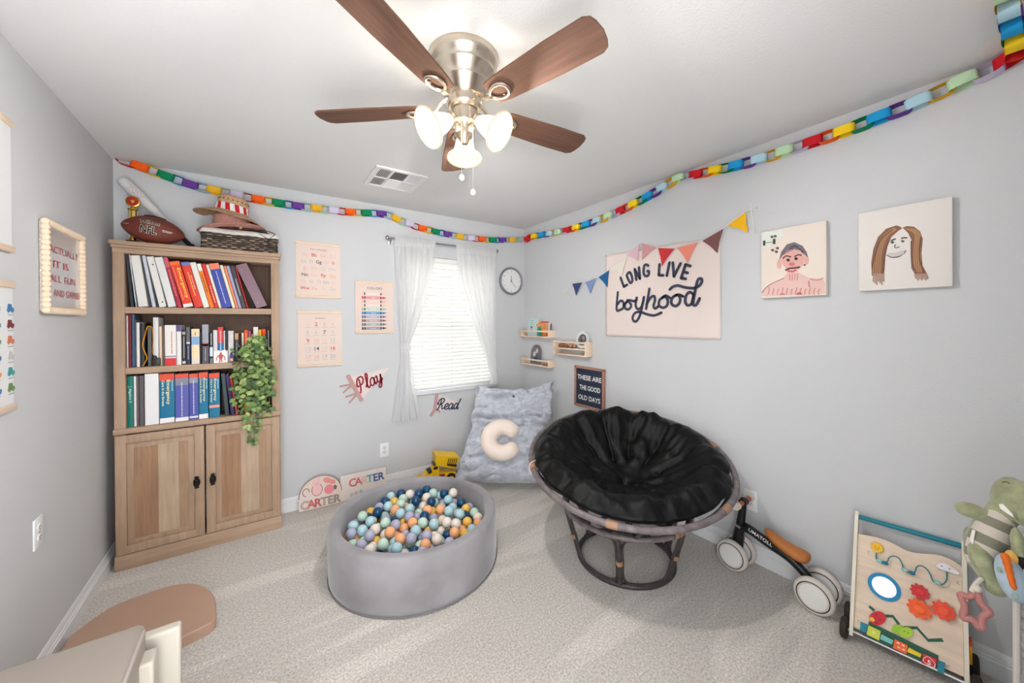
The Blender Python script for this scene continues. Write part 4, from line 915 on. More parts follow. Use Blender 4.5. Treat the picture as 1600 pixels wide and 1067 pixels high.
rB, wB, hB = rack('pale pine shelf holding the grey arched frame, lower by the corner', -.035, a1.y, .975, 1.047, dA)
c0 = hit(864, 545, 0, -dA); c1 = hit(915, 545, 0, -dA)
rC, wC, hC = rack('pale pine two-tier shelf with wooden toys and round frame', c0.y, c1.y, 1.115, 1.248, dA, True)
# things on them (world coordinates, rotated RZ)
def onr(name, label, cat, y, dz, z, lean=0, group=None): return thing(name, label, cat, (-dz, y, z), rot=(-lean, 0, RZ), group=group)
yA = lambda f: -.035+(a1.y+.035)*f
t = onr('picture_book', 'pale aqua picture book standing on the pine shelf', 'book', yA(.36), .034, 1.2808, radians(8))
MB().rbox(-.10, .10, -.004, .004, 0, .185, .001, 1).build('cover', plain((196, 218, 218)), t)
for k in range(6): MB().box(-.075+.01*(k % 2), -.02-.006*(k % 3), -.0046, -.0038, .16-.022*k, .165-.022*k).build('print', plain((120, 170, 182)), t)
MB().prism(ell(-.045, .085, .014, .017), -.0046, -.0038).build('print', plain((96, 60, 50)), t); MB().prism(ell(-.045, .065, .013, .018), -.005, -.0038).build('print', plain((226, 180, 170)), t)
t = onr('picture_book', 'red and yellow picture book standing on the pine shelf', 'book', yA(.68), .03, 1.2808, radians(9))
MB().rbox(-.07, .07, -.004, .004, 0, .15, .001, 1).build('cover', plain((206, 72, 72)), t)
MB().box(-.05, .06, -.0046, -.0038, .05, .135).build('print', plain((236, 176, 110)), t)
for k in range(4): MB().box(-.01, .05, -.0052, -.0044, .075+.014*k, .08+.014*k).build('print', plain((206, 96, 84)), t)
MB().box(-.06, .05, -.0046, -.0038, .006, .042).build('print', plain((236, 150, 60)), t)
t = onr('toy_figure', 'small toy figure with green body and orange head on the shelf', 'toy', yA(.60), .049, 1.2808)
MB().lathe([(0, 0), (.022, 0), (.025, .04), (.016, .085), (.0, .09)], 16).build('body', plain((24, 140, 122), .5), t)
m = MB(); m.ball((-.012, 0, .108), .02); m.ball((.008, 0, .142), (.013, .012, .02)); m.tube([(-.02, 0, .1), (-.045, 0, .115)], .006, 6); m.build('head', plain((236, 160, 90), .5), t)
t = onr('picture_book', 'thin black-spined booklet at the end of the pine shelf', 'book', yA(.88), .03, 1.2808, radians(5)); MB().rbox(-.02, .02, -.005, .005, 0, .14, .001, 1).build('cover', plain((214, 206, 200)), t); MB().rbox(.017, .021, -.006, .006, 0, .125, .001, 1).build('spine', plain((50, 48, 50)), t)
def photo(t, w, h, fm, round_=False):
    if round_: o_, i_ = ell(0, h/2, w/2, h/2, 40), ell(0, h/2, w*.33, h*.33, 40)
    else:
        q = 16; o_ = [(-w/2, 0), (w/2, 0)]+[(w/2*cos(i*pi/q), h*.55+h*.45*sin(i*pi/q)) for i in range(q+1)]; i_ = [(x*.72, h*.06+z*.86) for x, z in o_]
    n = len(o_); m = MB(); vs = [(x, -.012, z) for x, z in o_]+[(x, -.009, z) for x, z in i_]+[(x, .006, z) for x, z in o_]
    m.add(vs, [(i, (i+1) % n, n+(i+1) % n, n+i) for i in range(n)]+[((i+1) % n, i, 2*n+i, 2*n+(i+1) % n) for i in range(n)]+[tuple(range(3*n-1, 2*n-1, -1))]); m.build('frame', fm, t)
    MB().prism(i_, -.0085, -.002).build('picture', plain((120, 116, 118)), t)
    m = MB(); k = w/.12
    return k
GF = mat('frame_grey', (116, 112, 112), .5); WF = mat('frame_white', (214, 218, 218), .5)
t = onr('photo_frame', 'grey arched photo frame on the lower pine shelf', 'photo frame', yA(.42), .035, .9878, radians(7)); k = photo(t, .155, .20, GF)
for pts, c in ((ell(-.02, .10, .022, .03), (206, 206, 210)), (ell(.018, .135, .02, .026), (226, 190, 180)), (ell(.02, .09, .026, .032), (96, 100, 124)), (ell(-.005, .05, .045, .03), (64, 90, 120)), (ell(-.035, .045, .014, .02), (180, 190, 200))): MB().prism(pts, -.0093, -.008).build('photo_print', plain(c), t)
t = onr('photo_frame', 'round white photo frame on the two-tier pine shelf', 'photo frame', c0.y+(c1.y-c0.y)*.80, .04, 1.186, radians(8)); photo(t, .15, .155, WF, True)
for pts, c in ((ell(0, .08, .046, .046), (90, 86, 88)), (ell(-.005, .07, .034, .036), (206, 200, 200)), (ell(.012, .09, .016, .02), (226, 200, 190))): MB().prism(pts, -.0097, -.008).build('photo_print', plain(c), t)
def toycar(label, y, z, c, s=1, dz=.05):
    t = onr('toy_car', label, 'toy car', y, dz, z); m = MB()
    m.rbox(-.04*s, .04*s, -.014*s, .014*s, .010*s, .03*s, .005).rbox(-.024*s, .02*s, -.012*s, .012*s, .028*s, .052*s, .008); m.build('body', wood('toy_wood_%d' % c[0], c, .75, 14, 'x'), t)
    for x in (-.024, .024):
        for yy in (-1, 1):
            m = MB(); m.X = Matrix.Translation((x*s, yy*.016*s, .0125*s)) @ Matrix.Rotation(pi/2, 4, 'X'); m.lathe([(0, -.004), (.012*s, -.004), (.012*s, .004), (0, .004)], 14); m.build('wheel', plain((120, 84, 62)), t)
toycar('small pale wooden toy car on the lower pine shelf', yA(.85), .9878, (206, 164, 140), 1)
toycar('brown wooden toy car at the end of the two-tier pine shelf', c0.y+(c1.y-c0.y)*.24, 1.1835, (176, 120, 86), 1.1)
toycar('beige wooden toy car beside the round photo frame', c0.y+(c1.y-c0.y)*.52, 1.1835, (206, 186, 160), 1.1)
# letter board
FRB = wood('letterboard_frame', (176, 130, 112), .75, 9, 'x'); FELT = mat('letterboard_felt', (44, 54, 72), .95, bump=.6, bscale=40, stretch=(.05, 1, 12))
t = thing('letter_board', 'dark blue felt letter board in wooden frame with white letters', 'sign', (-.003, -.966, .66), rot=(0, radians(1.0), RZ))
w, h = .352, .362
MB().box(-w/2+.01, w/2-.01, -.012, 0, .01, h-.01).build('felt', FELT, t)
for a_ in ((-w/2, -w/2+.02, 0, h), (w/2-.02, w/2, 0, h), (-w/2, w/2, 0, .02), (-w/2, w/2, h-.02, h)): MB().rbox(a_[0], a_[1], -.022, 0, a_[2], a_[3], .002).build('frame_bar', FRB, t)
LW = plain((232, 232, 230), .5)
txt('THESE ARE', .042, LW, t, 0, .245, -.0135, bold=.022, fit=.285); txt('THE GOOD', .042, LW, t, .008, .155, -.0135, bold=.022, fit=.245); txt('OLD DAYS', .042, LW, t, 0, .065, -.0135, bold=.022, fit=.26)
# ---------------------------------------------------------------- boyhood banner
t = thing('wall_banner', 'large cream fabric banner with navy lettering on the long wall', 'banner', (-.002, -1.623, 1.302), RZ)
w, h = .936, .665; BAN = mat('banner_cloth', (228, 213, 206), .9, nscale=2, namt=.02)
def ban(u, v):
    x = -w/2+u*w; z = v*h+.012*(1-u)*v-.014*u*v; s = (z-.02-.13*max(0, (u-.35)/.65))
    return (x, -.004-.0025*math.exp(-(s/.02)**2)-.0012*sin(u*5+v*3), z)
m = MB(); m.grid(ban, 40, 30); o = m.build('cloth', BAN, t, 180); sd_ = o.modifiers.new('thickness', 'SOLIDIFY'); sd_.thickness = .0012; sd_.offset = 1
NAVY = plain((62, 66, 84), .85); yb0, yb1 = -.0105, -.0085
def PB(u, v): q = hit(u, v, 0, -.010); return (-1.623-q.y, q.z-1.302)
# crop -> photo pixels: crop [870..1200]x[310..540] shown at 4.64x
def cp(x, y): return PB(870+x/4.6394, 310+y/4.6394)
m = MB()
# LONG LIVE (letters as strokes on an arc)
BL = [[(463, 575), (487, 640), (510, 626)],
 [(512, 548), (528, 535), (543, 560), (548, 598), (535, 612), (520, 590), (508, 560), (512, 548)],
 [(577, 590), (565, 512), (604, 582), (596, 500)],
 [(668, 492), (650, 480), (634, 490), (630, 540), (642, 562), (660, 560), (668, 545), (667, 528), (652, 528)],
 [(745, 478), (740, 556), (772, 558)], [(818, 465), (798, 560)],
 [(842, 466), (850, 565), (898, 472)],
 [(968, 490), (934, 480), (902, 578), (934, 583)], [(920, 532), (948, 540)]]
for k, s in enumerate(BL):
    if k == 4: m.build('lettering', NAVY, t, 0); m = MB()
    pts = [cp(*q) for q in s]
    if k in (1, 3): pts = sm(pts, 6)
    else:
        q = []
        for a, b_ in zip(pts, pts[1:]): q += [a, (a[0]*.04+b_[0]*.96, a[1]*.04+b_[1]*.96)]
        pts = None
        for a, b_ in zip([cp(*z_) for z_ in s], [cp(*z_) for z_ in s][1:]): m.ribbon([a, b_], .0205, yb0, yb1); m.prism(ell(a[0], a[1], .0098, .0098, 12), yb0, yb1); m.prism(ell(b_[0], b_[1], .0098, .0098, 12), yb0, yb1)
    if pts: m.ribbon(pts, .02, yb0, yb1)
m.build('lettering', NAVY, t, 0); m = MB()
# boyhood
BS = [[(443, 680), (434, 803), (458, 808), (484, 790), (482, 752), (462, 742), (440, 770)],
 [(484, 775), (512, 745), (508, 735), (522, 748), (540, 775), (525, 802), (500, 800), (494, 775), (508, 748), (530, 738), (560, 745), (580, 735)],
 [(580, 720), (572, 770), (585, 800), (612, 790), (630, 735)],
 [(632, 715), (618, 790), (602, 850), (580, 888), (560, 890), (550, 865), (566, 832), (602, 822), (650, 838), (705, 848), (758, 828)],
 [(672, 655), (648, 800)], [(650, 770), (680, 720), (705, 708), (712, 735), (702, 780), (715, 798), (738, 780)],
 [(765, 720), (785, 712), (805, 740), (798, 778), (770, 792), (742, 775), (745, 738), (765, 720), (790, 705), (822, 722)],
 [(858, 705), (880, 700), (895, 728), (885, 765), (858, 780), (832, 762), (835, 725), (858, 705), (885, 698), (915, 710)],
 [(985, 690), (962, 680), (938, 705), (932, 750), (950, 775), (978, 760), (994, 700)],
 [(820, 660), (842, 640), (880, 632), (930, 645), (990, 650), (1030, 635), (1050, 608), (1050, 585), (1032, 582), (1018, 605), (1006, 660), (990, 740), (992, 772), (1012, 770), (1036, 725)]]
for s in BS:
    pts = sm([cp(*q) for q in s], 7); m.ribbon(pts, .0195, yb0, yb1); m.prism(ell(pts[0][0], pts[0][1], .0096, .0096, 12), yb0, yb1); m.prism(ell(pts[-1][0], pts[-1][1], .0096, .0096, 12), yb0, yb1)
m.build('lettering', NAVY, t, 0)
# ---------------------------------------------------------------- bunting
t = thing('felt_bunting', 'string of coloured felt triangle flags draped over the banner', 'bunting', (-.006, -1.45, 1.7), RZ)
def PU(u, v): q = hit(u, v, 0, -.02); return (-1.45-q.y, q.z-1.7)
FL = [((894, 443), (909, 441), (900, 462), (58, 74, 116)), ((914, 441), (931, 434), (922, 459), (124, 146, 190)), ((935, 433), (951.5, 422), (949, 449), (34, 96, 146)),
      ((953, 417), (979, 404), (972, 430), (228, 220, 208)), ((979, 399), (999, 381), (997, 408), (214, 178, 188)), ((1002.5, 379), (1025, 386), (1003, 406), (204, 148, 150)), ((1028, 387), (1054, 388), (1034, 416), (202, 56, 62)), ((1058, 387), (1090, 378), (1074, 410.5), (234, 138, 118)), ((1097, 376), (1130, 357), (1120.5, 395.5), (124, 82, 80)), ((1136, 352), (1165, 331), (1168.5, 363), (246, 186, 28))]
cp_ = [PU(886, 458)]
for a, b_, c, col in FL:
    A, B, C_ = PU(*a), PU(*b_), PU(*c); cen = ((A[0]+B[0])/2, (A[1]+B[1])/2)
    mid = lambda p, q, f=.06: ((p[0]+q[0])/2+((A[0]+B[0]+C_[0])/3-(p[0]+q[0])/2)*f*2, (p[1]+q[1])/2+((A[1]+B[1]+C_[1])/3-(p[1]+q[1])/2)*f*2)
    MB().prism([A, B, mid(B, C_), C_, mid(C_, A)], -.014, -.0115).build('felt_flag', mat('felt_%d_%d' % (col[0], col[2]), col, .95, bump=.3, bscale=300), t, 20)
    cp_ += [A, B]
cp_ += [PU(1172, 327)]
STRG = plain((232, 230, 226), .8)
MB().tube([(x, -.0155, z) for x, z in cp_], .0018, 6).build('string', STRG, t)
e = cp_[-1]; s0 = cp_[0]
MB().tube(sm([(e[0], -.01, e[1]), (e[0]+.04, -.012, e[1]+.02), (e[0]+.045, -.012, e[1]-.015), (e[0], -.01, e[1]), (e[0]-.04, -.012, e[1]-.005), (e[0]-.05, -.012, e[1]+.008)], 5), .0016, 5).tube(sm([(e[0], -.01, e[1]), (e[0]+.012, -.01, e[1]-.06), (e[0]+.018, -.01, e[1]-.145)], 4), .0016, 5).tube(sm([(e[0], -.01, e[1]), (e[0]+.004, -.01, e[1]+.04)], 3), .0016, 5).build('string_bow', STRG, t)
MB().tube(sm([(s0[0]+.05, -.0125, s0[1]+.06), (s0[0], -.01, s0[1]), (s0[0]-.03, -.01, s0[1]-.01), (s0[0], -.01, s0[1]+.01), (s0[0]+.02, -.01, s0[1]-.035), (s0[0]+.05, -.01, s0[1]-.04), (s0[0]+.05, -.01, s0[1]-.01)], 5), .0014, 5).build('string_bow', STRG, t)
# ---------------------------------------------------------------- canvases
CV = mat('canvas_cream', (230, 218, 206), .85, bump=.2, bscale=500); CW = mat('canvas_white', (228, 222, 216), .85, bump=.2, bscale=500)
def canvas(label, y0, y1, z0, z1, mm):
    w, h = y0-y1, z1-z0; t = thing('canvas_painting', label, 'painting', (-.002, (y0+y1)/2, z0), RZ); MB().rbox(-w/2, w/2, -.03, 0, 0, h, .002).build('canvas', mm, t); return t, w, h
class Art:
    def __init__(s, t, fx, fy): s.t = t; s.k = 0; s.fx = fx; s.fy = fy
    def blob(s, pts, c, lay=1): s.k += 1; MB().prism([(s.fx(*p)) for p in pts], -.0301-.00012*s.k, -.0299).build('paint', plain(c, .85), s.t, 0)
    def line(s, pts, c, w_, lay=3, smo=True):
        s.k += 1; q = [s.fx(*p) for p in pts]; MB().ribbon(sm(q, 5) if smo else q, w_, -.0301-.00012*s.k, -.0299).build('paint', plain(c, .85), s.t, 0)
    def lines(s, L_, c, w_, lay=3):
        m = MB()
        for pts in L_: s.k += 1; m.ribbon(sm([s.fx(*p) for p in pts], 4), w_, -.0301-.00008*s.k, -.0299)
        m.build('paint', plain(c, .85), s.t, 0)
def el(cx, cy, rx, ry, n=22): return [(cx+rx*cos(2*pi*k/n), cy+ry*sin(2*pi*k/n)) for k in range(n)]
# crop [1170..1510]x[300..480] at 4.706x
t, w, h = canvas('cream canvas with child painting of a moustached man and dumbbell', -2.328, -2.622, 1.548, 1.926, CV)
yc, zc_ = -2.475, 1.548
def fx1(x, y): q = hit(1170+x/4.706, 300+y/4.706, 0, -.032); return (yc-q.y, q.z-zc_)
A = Art(t, fx1, None); SK = (222, 170, 162); SKD = (200, 128, 124)
A.blob([(98, 300), (250, 285), (255, 320), (190, 350), (150, 400), (98, 410)], (222, 228, 218), 0)
A.blob([(96, 765), (100, 730), (150, 680), (250, 640), (275, 600), (360, 590), (440, 630), (545, 640), (556, 665), (556, 748), (330, 757)], (226, 190, 182), 1)
A.blob(el(325, 480, 88, 100), SK, 1); A.blob(el(225, 530, 18, 35), SK, 1); A.blob(el(424, 500, 18, 34), SK, 1); A.blob([(275, 560), (365, 560), (362, 640), (280, 640)], (226, 186, 178), 1)
A.blob([(222, 505), (238, 440), (280, 385), (335, 368), (395, 395), (425, 440), (436, 480), (418, 468), (380, 430), (330, 420), (275, 430), (245, 470)], (118, 112, 120), 2)
A.lines([[(240+i*16, 470-i*8), (300+i*8, 400-i*2), (400, 420+i*6)] for i in range(6)], (70, 66, 74), .003, 3)
A.lines([[(250, 490), (275, 470), (312, 478)], [(335, 475), (365, 462), (390, 466)]], (96, 76, 76), .007); A.blob(el(290, 500, 12, 11), (60, 50, 52), 3); A.blob(el(348, 490, 12, 11), (60, 50, 52), 3)
A.blob(el(318, 530, 22, 16), SKD, 2); A.lines([[(268, 575), (300, 562), (325, 560), (352, 556), (376, 552)]], (90, 56, 56), .009); A.lines([[(285, 578), (320, 585), (350, 572)]], (196, 90, 96), .008)
A.lines([[(150+i*34, 700+5*(i % 3)), (148+i*33, 730), (140+i*34, 755)] for i in range(12)], (206, 150, 144), .005, 2); A.lines([[(300+i*20, 600), (302+i*18, 650)] for i in range(4)], (206, 150, 144), .004, 2)
A.lines([el(248, 757, 14, 9)[11:]], (196, 90, 90), .005); A.blob([(352, 755), (360, 740), (378, 736), (396, 752)], (196, 100, 96), 2); A.lines([[(96, 740), (150, 685), (260, 632)], [(450, 640), (500, 648), (548, 632)], [(440, 655), (446, 700)]], (190, 130, 126), .004, 2)
A.lines([[(114, 358), (114, 394)], [(187, 345), (187, 382)]], (60, 70, 70), .011); A.lines([[(116, 374), (186, 368)]], (110, 110, 110), .003)
for x, y in ((172, 330), (196, 325), (176, 428), (212, 413), (204, 440)): A.blob(el(x, y, 10, 9, 12), (98, 92, 102), 2)
A.blob(el(412, 536, 6, 6, 10), (70, 60, 60), 3)
t, w, h = canvas('white canvas with child painting of a long-haired smiling woman', -2.744, -3.034, 1.558, 1.930, CW)
yc2, zc2 = -2.889, 1.558
def fx2(x, y): q = hit(1170+x/4.706, 300+y/4.706, 0, -.032); return (yc2-q.y, q.z-zc2)
A = Art(t, fx2, None); HB = (140, 100, 80); HL = (176, 134, 98); HD = (116, 82, 72)
A.blob([(1085, 245), (1115, 255), (1128, 268), (1100, 285), (1050, 330), (1020, 400), (1005, 480), (1000, 560), (990, 650), (965, 660), (940, 620), (905, 615), (900, 520), (915, 420), (950, 330), (1010, 270)], HB, 1)
A.blob([(1130, 262), (1165, 250), (1215, 255), (1260, 290), (1280, 345), (1270, 450), (1278, 540), (1310, 600), (1300, 630), (1270, 640), (1225, 610), (1195, 560), (1190, 450), (1195, 350), (1170, 300)], HB, 1)
A.lines([[(1070+6*i, 262+4*i), (985+10*i, 330), (930+14*i, 450), (915+16*i, 600)] for i in range(4)], HL, .004, 2); A.lines([[(1150+18*i, 268), (1222+12*i, 310), (1215+14*i, 430), (1220+16*i, 590)] for i in range(4)], HL, .004, 2)
A.lines([[(1060, 275), (960, 370), (905, 560)], [(1030, 360), (1000, 460), (985, 620)], [(1265, 330), (1255, 480), (1290, 600)], [(1195, 360), (1200, 520), (1240, 610)]], HD, .004, 3)
for i in range(7): A.lines([[(920+i*12, 600), (915+i*13, 660+(i % 3)*12)]], (178, 150, 136), .005, 1); A.lines([[(1220+i*14, 600), (1232+i*14, 640+(i % 2)*10)]], (178, 150, 136), .005, 1)
A.lines([[(1045, 362), (1062, 350), (1080, 345)], [(1120, 342), (1145, 336), (1165, 338)]], (110, 84, 76), .006); A.blob(el(1056, 370, 14, 9), (120, 140, 150), 2); A.blob(el(1132, 362, 14, 8), (120, 150, 140), 2); A.blob(el(1056, 370, 6, 6, 10), (50, 60, 70), 3); A.blob(el(1132, 362, 6, 6, 10), (50, 70, 66), 3)
A.lines([[(1078, 385), (1072, 405), (1086, 412), (1096, 404), (1108, 408)]], (120, 100, 96), .003)
A.blob([(1015, 460), (1040, 450), (1090, 445), (1155, 428), (1140, 452), (1105, 472), (1050, 478)], (206, 196, 198), 2); A.lines([[(1015, 462), (1070, 452), (1156, 430)], [(1015, 462), (1050, 480), (1105, 474), (1154, 432)]], (116, 96, 100), .004); A.lines([[(1030+i*16, 452-i*2), (1034+i*16, 474-i*3)] for i in range(8)], (130, 112, 116), .0025)
# ================================================================ left wall
LZ = pi/2
t = thing('framed_sign', 'mirrored plaque with red lettering in a wooden bead frame', 'picture frame', (-W+.002, -.755, 1.468), LZ)
w, h = .405, .392; BEAD = wood('bead_wood', (230, 206, 180), .82, 14, 'z')
MIR = mat('mirror_plate', (222, 222, 224), .22, .55)
MB().box(-w/2+.012, w/2-.012, -.012, 0, .012, h-.012).build('plate', MIR, t)
bm_ = MB().ball((0, 0, 0), .0145, 14, 8).mesh('bead', BEAD, 80)
nb = 18
for k in range(nb):
    f = k/(nb-1)
    for x in (-w/2+.014, w/2-.014): inst('bead', bm_, t, (x, -.016, .014+(h-.028)*f))
for k in range(1, nb-1):
    f = k/(nb-1)
    for z in (.014, h-.014): inst('bead', bm_, t, (-w/2+.014+(w-.028)*f, -.016, z))
RI = plain((176, 62, 70), .6)
for k, (s_, x, ft) in enumerate((('ACTUALLY', -.145, .30), ('IT IS', -.115, .15), ('ALL FUN', -.14, .25), ('AND GAMES', -.11, .27))):
    
    if s_ == 'ALL FUN': txt('ALL', .032, RI, t, x, .262-k*.062, -.0132, 'L', fit=ft*.42); txt('FUN', .032, RI, t, x+ft*.54, .262-k*.062, -.0132, 'L', fit=ft*.46)
    else: txt(s_, .032, RI, t, x, .262-k*.062, -.0132, 'L', fit=ft)
for lab, z0, z1, nm in (('pale wall poster with bottom wooden rail above the vehicle poster', 1.68, 2.15, 'wall_poster'), ('vehicle picture poster with small coloured icons on wooden rails', 1.118, 1.575, 'vehicle_poster')):
    t, w, h = poster(nm, lab, 0, .42, z0, z1, LZ, (-W+.006, -1.158-.21, z0), col=plain((222, 222, 222), .8))
    if nm == 'vehicle_poster':
        cs = [(70, 120, 170), (190, 190, 190), (80, 110, 160), (120, 60, 60), (70, 150, 150), (220, 150, 80), (200, 120, 90), (110, 140, 90)]
        for j in range(6):
            for i in range(5):
                x = .188-i*.082; z = h-.105-j*.056; m = MB(); c = cs[(j*3+i) % 8]
                m.prism([(x-.022, z), (x+.022, z), (x+.022, z+.012), (x+.010, z+.014), (x+.006, z+.026), (x-.014, z+.026), (x-.018, z+.012)], -.003, -.0016); m.prism(ell(x-.012, z, .005, .005, 10), -.0032, -.0016); m.prism(ell(x+.012, z, .005, .005, 10), -.0032, -.0016); m.build('icon_print', plain(c, .8), t)
                MB().box(x-.016, x+.016, -.003, -.0016, z-.014, z-.011).build('print', plain((160, 160, 160), .8), t)
# ================================================================ ball pit
PX, PY, PR, PHH = -1.6225, -1.0772, .485, .292
VEL = mat('velvet_grey', (142, 139, 142), .75, spec=.2, nscale=3.5, namt=.12, sheen=.5)
pit = thing('ball_pit', 'round grey velvet foam ball pit full of plastic balls', 'ball pit', (PX, PY, 0))
ti = .062; ri = PR-ti
prof = [(PR-.012, .0), (PR-.002, .008), (PR, .03), (PR+.002, .15), (PR, PHH-.02), (PR-.006, PHH-.006), (PR-.018, PHH), (ri+.018, PHH), (ri+.006, PHH-.006), (ri, PHH-.022), (ri, .03)]
m = MB(); m.lathe([(0, .028)]+[(ri, .028)], 96); m.f = []; m.m = []; m.v = []
m.lathe(prof, 96); m.f = [f for f in m.f if len(f) == 4]; m.m = m.m[:len(m.f)]
m.build('foam_wall', VEL, pit, 60)
MB().lathe([(0, .0), (PR-.012, .0), (PR-.012, .03), (0, .03)], 64).build('floor_pad', VEL, pit)
m = MB(); m.tube([(PR*cos(t*pi/48), PR*sin(t*pi/48), .006) for t in range(96)], .005, 6, True); m.build('piping', mat('velvet_dark', (112, 108, 110), .8), pit)
BC = [('navy blue', (10, 68, 108)), ('light aqua', (172, 206, 214)), ('mint', (190, 216, 200)), ('peach orange', (238, 170, 120)), ('mustard yellow', (236, 186, 84)), ('lilac grey', (170, 170, 192)), ('cream white', (232, 220, 208))]
wts = [3, 4, 3, 3.2, 2.4, 3.4, 3.6]
BM = [MB().ball((0, 0, 0), .0305, 20, 12).mesh('ball', mat('ball_'+n.replace(' ', '_'), c, .16, spec=.5), 180) for n, c in BC]
rb = random.Random(21); pts = []; br = .0305; Rin = ri-br-.004
def cz_(x, y): # heap is a little higher away from the viewer
    return .172+.02*((x*.55+y*.83)/Rin)
tries = 0
while tries < 60000 and len(pts) < 205:
    tries += 1; a = rb.uniform(0, 2*pi); r = Rin*sqrt(rb.random()); x, y = r*cos(a), r*sin(a)
    z = cz_(x, y)+rb.uniform(-.012, .014)
    if all((x-p[0])**2+(y-p[1])**2+(z-p[2])**2 > (2*br*.985)**2 for p in pts): pts.append((x, y, z))
extra = 0; tries = 0
while tries < 60000 and extra < 60:
    tries += 1; a = rb.uniform(0, 2*pi); r = Rin*.95*sqrt(rb.random()); x, y = r*cos(a), r*sin(a); z = cz_(x, y)+rb.uniform(.03, .048)
    if all((x-p[0])**2+(y-p[1])**2+(z-p[2])**2 > (2*br*.97)**2 for p in pts): pts.append((x, y, z)); extra += 1
for x, y, z in pts:
    k = rb.choices(range(7), wts)[0]
    o = inst('ball', BM[k], None, (PX+x, PY+y, z)); tag(o, BC[k][0]+' plastic ball in the grey ball pit', 'ball', BC[k][0]+' balls in the ball pit')
low = MB(); lp = []
tries = 0
while tries < 30000 and len(lp) < 210:
    tries += 1; a = rb.uniform(0, 2*pi); r = Rin*sqrt(rb.random()); x, y = r*cos(a), r*sin(a); z = .095+rb.uniform(-.01, .012)
    if all((x-p[0])**2+(y-p[1])**2+(z-p[2])**2 > (2*br*.9)**2 for p in lp): lp.append((x, y, z)); low.cur = rb.choices(range(7), wts)[0]; low.ball((x, y, z), br, 12, 8)
for a in range(60):
    r = Rin*sqrt(rb.random()); t = rb.uniform(0, 2*pi); low.cur = rb.choices(range(7), wts)[0]; low.ball((r*cos(t), r*sin(t), .065), br, 8, 6)
o = low.build('ball_filling', [b_.materials[0] for b_ in BM], None, 180); o.location = (PX, PY, 0); o['label'] = 'mixed pastel and navy balls filling the pit underneath'; o['category'] = 'balls'; o['kind'] = 'stuff'
# ================================================================ papasan chair
RAT = mat('rattan_brown', (106, 97, 98), .45, nscale=25, namt=.2, stretch=(1, 1, 1)); RATD = mat('rattan_dark', (58, 52, 52), .45, nscale=25, namt=.2); CANE = mat('cane_wrap', (156, 120, 96), .6, bump=.5, bscale=200)
BCX, BCY, BR = -.596, -1.815, .272
ch = thing('papasan_chair', 'round dark rattan papasan chair on ring base', 'chair', (BCX, BCY, 0)); og = Vector((BCX, BCY, 0))
RC = Vector((-.617, -1.842, .622)); RR = .562; nv = Vector((-.167, -.184, 1)).normalized(); ea = nv.cross(Vector((0, 1, 0))).normalized(); eb = nv.cross(ea)
def rimp(a, r=RR, d=0): return RC+ea*(r*cos(a))+eb*(r*sin(a))+nv*d-og
NR = 72
MB().tube([rimp(2*pi*k/NR) for k in range(NR)], .0165, 12, True).build('bowl_rim', RAT, ch, 60)
MB().tube([rimp(2*pi*k/NR, RR-.028, -.028) for k in range(NR)], .011, 10, True).build('inner_rim', RATD, ch, 60)
MB().tube([rimp(2*pi*k/NR, .30, -.262) for k in range(NR)], .013, 10, True).build('bowl_ring', RATD, ch, 60)
for k in range(10):
    a = 2*pi*k/10+.15
    MB().tube(sm([rimp(a, RR-.015, -.02), rimp(a, .45, -.15), rimp(a, .30, -.252), rimp(a, .15, -.31), rimp(a, .03, -.325)], 5), .0095, 8).build('bowl_strut', RATD, ch, 60)
for k in range(6):
    a = 2*pi*k/6+.55; m = MB()
    m.X = None
    P = [rimp(a+d, RR, 0) for d in (-.045, -.02, 0, .02, .045)]
    m.tube(P, .0188, 12); m.build('cane_binding', CANE, ch, 60)
    MB().tube([rimp(a, RR, 0)+Vector((0, 0, .0)), rimp(a, RR-.028, -.028)], .013, 8).build('cane_tie', CANE, ch)
# base: bottom ring, top ring, uprights with curved inner loops
TZ = .318; TR = .362
ring = lambda r, z, n=48: [(r*cos(2*pi*k/n), r*sin(2*pi*k/n), z) for k in range(n)]
MB().tube(ring(BR, .0145), .0145, 10, True).build('base_ring', RATD, ch, 60)
MB().tube(ring(TR, TZ), .0145, 10, True).build('top_ring', RAT, ch, 60)
MB().tube(ring(TR-.022, TZ-.02), .0085, 8, True).build('top_ring_inner', RATD, ch, 60)
am = atan2(CY-BCY, CX-BCX)
NL = 6
for k in range(NL):
    a = am-.09+2*pi*k/NL; p0 = Vector((BR*cos(a), BR*sin(a), .015)); p1 = Vector((TR*cos(a), TR*sin(a), TZ))
    MB().tube([p0, p0.lerp(p1, .5), p1], .0145, 10).build('leg', RATD, ch, 60)
    MB().tube([p0.lerp(p1, .44), p0.lerp(p1, .52)], .0185, 10).build('cane_binding', CANE, ch)
    # rounded loop of thinner cane between this leg and the next
    b_ = a+2*pi/NL; q = []
    for f, zf in ((.05, .5), (.05, .2), (.10, .075), (.22, .04), (.5, .035), (.78, .04), (.9, .075), (.95, .2), (.95, .5), (.95, .8), (.9, .925), (.78, .955), (.5, .96), (.22, .955), (.10, .925), (.05, .8)):
        aa = a+(b_-a)*f; r_ = BR+(TR-BR)*zf-.004; q.append((r_*cos(aa), r_*sin(aa), .015+zf*(TZ-.015)))
    MB().tube(sm(q, 4, True), .007, 8, True).build('leg_loop', RATD, ch, 60)
for k in range(4):
    a = am+.75+k*.09 if k < 3 else am-2.2
    MB().tube([(TR*cos(a+d), TR*sin(a+d), TZ) for d in (-.03, 0, .03)], .0175, 10).build('cane_binding', CANE, ch)
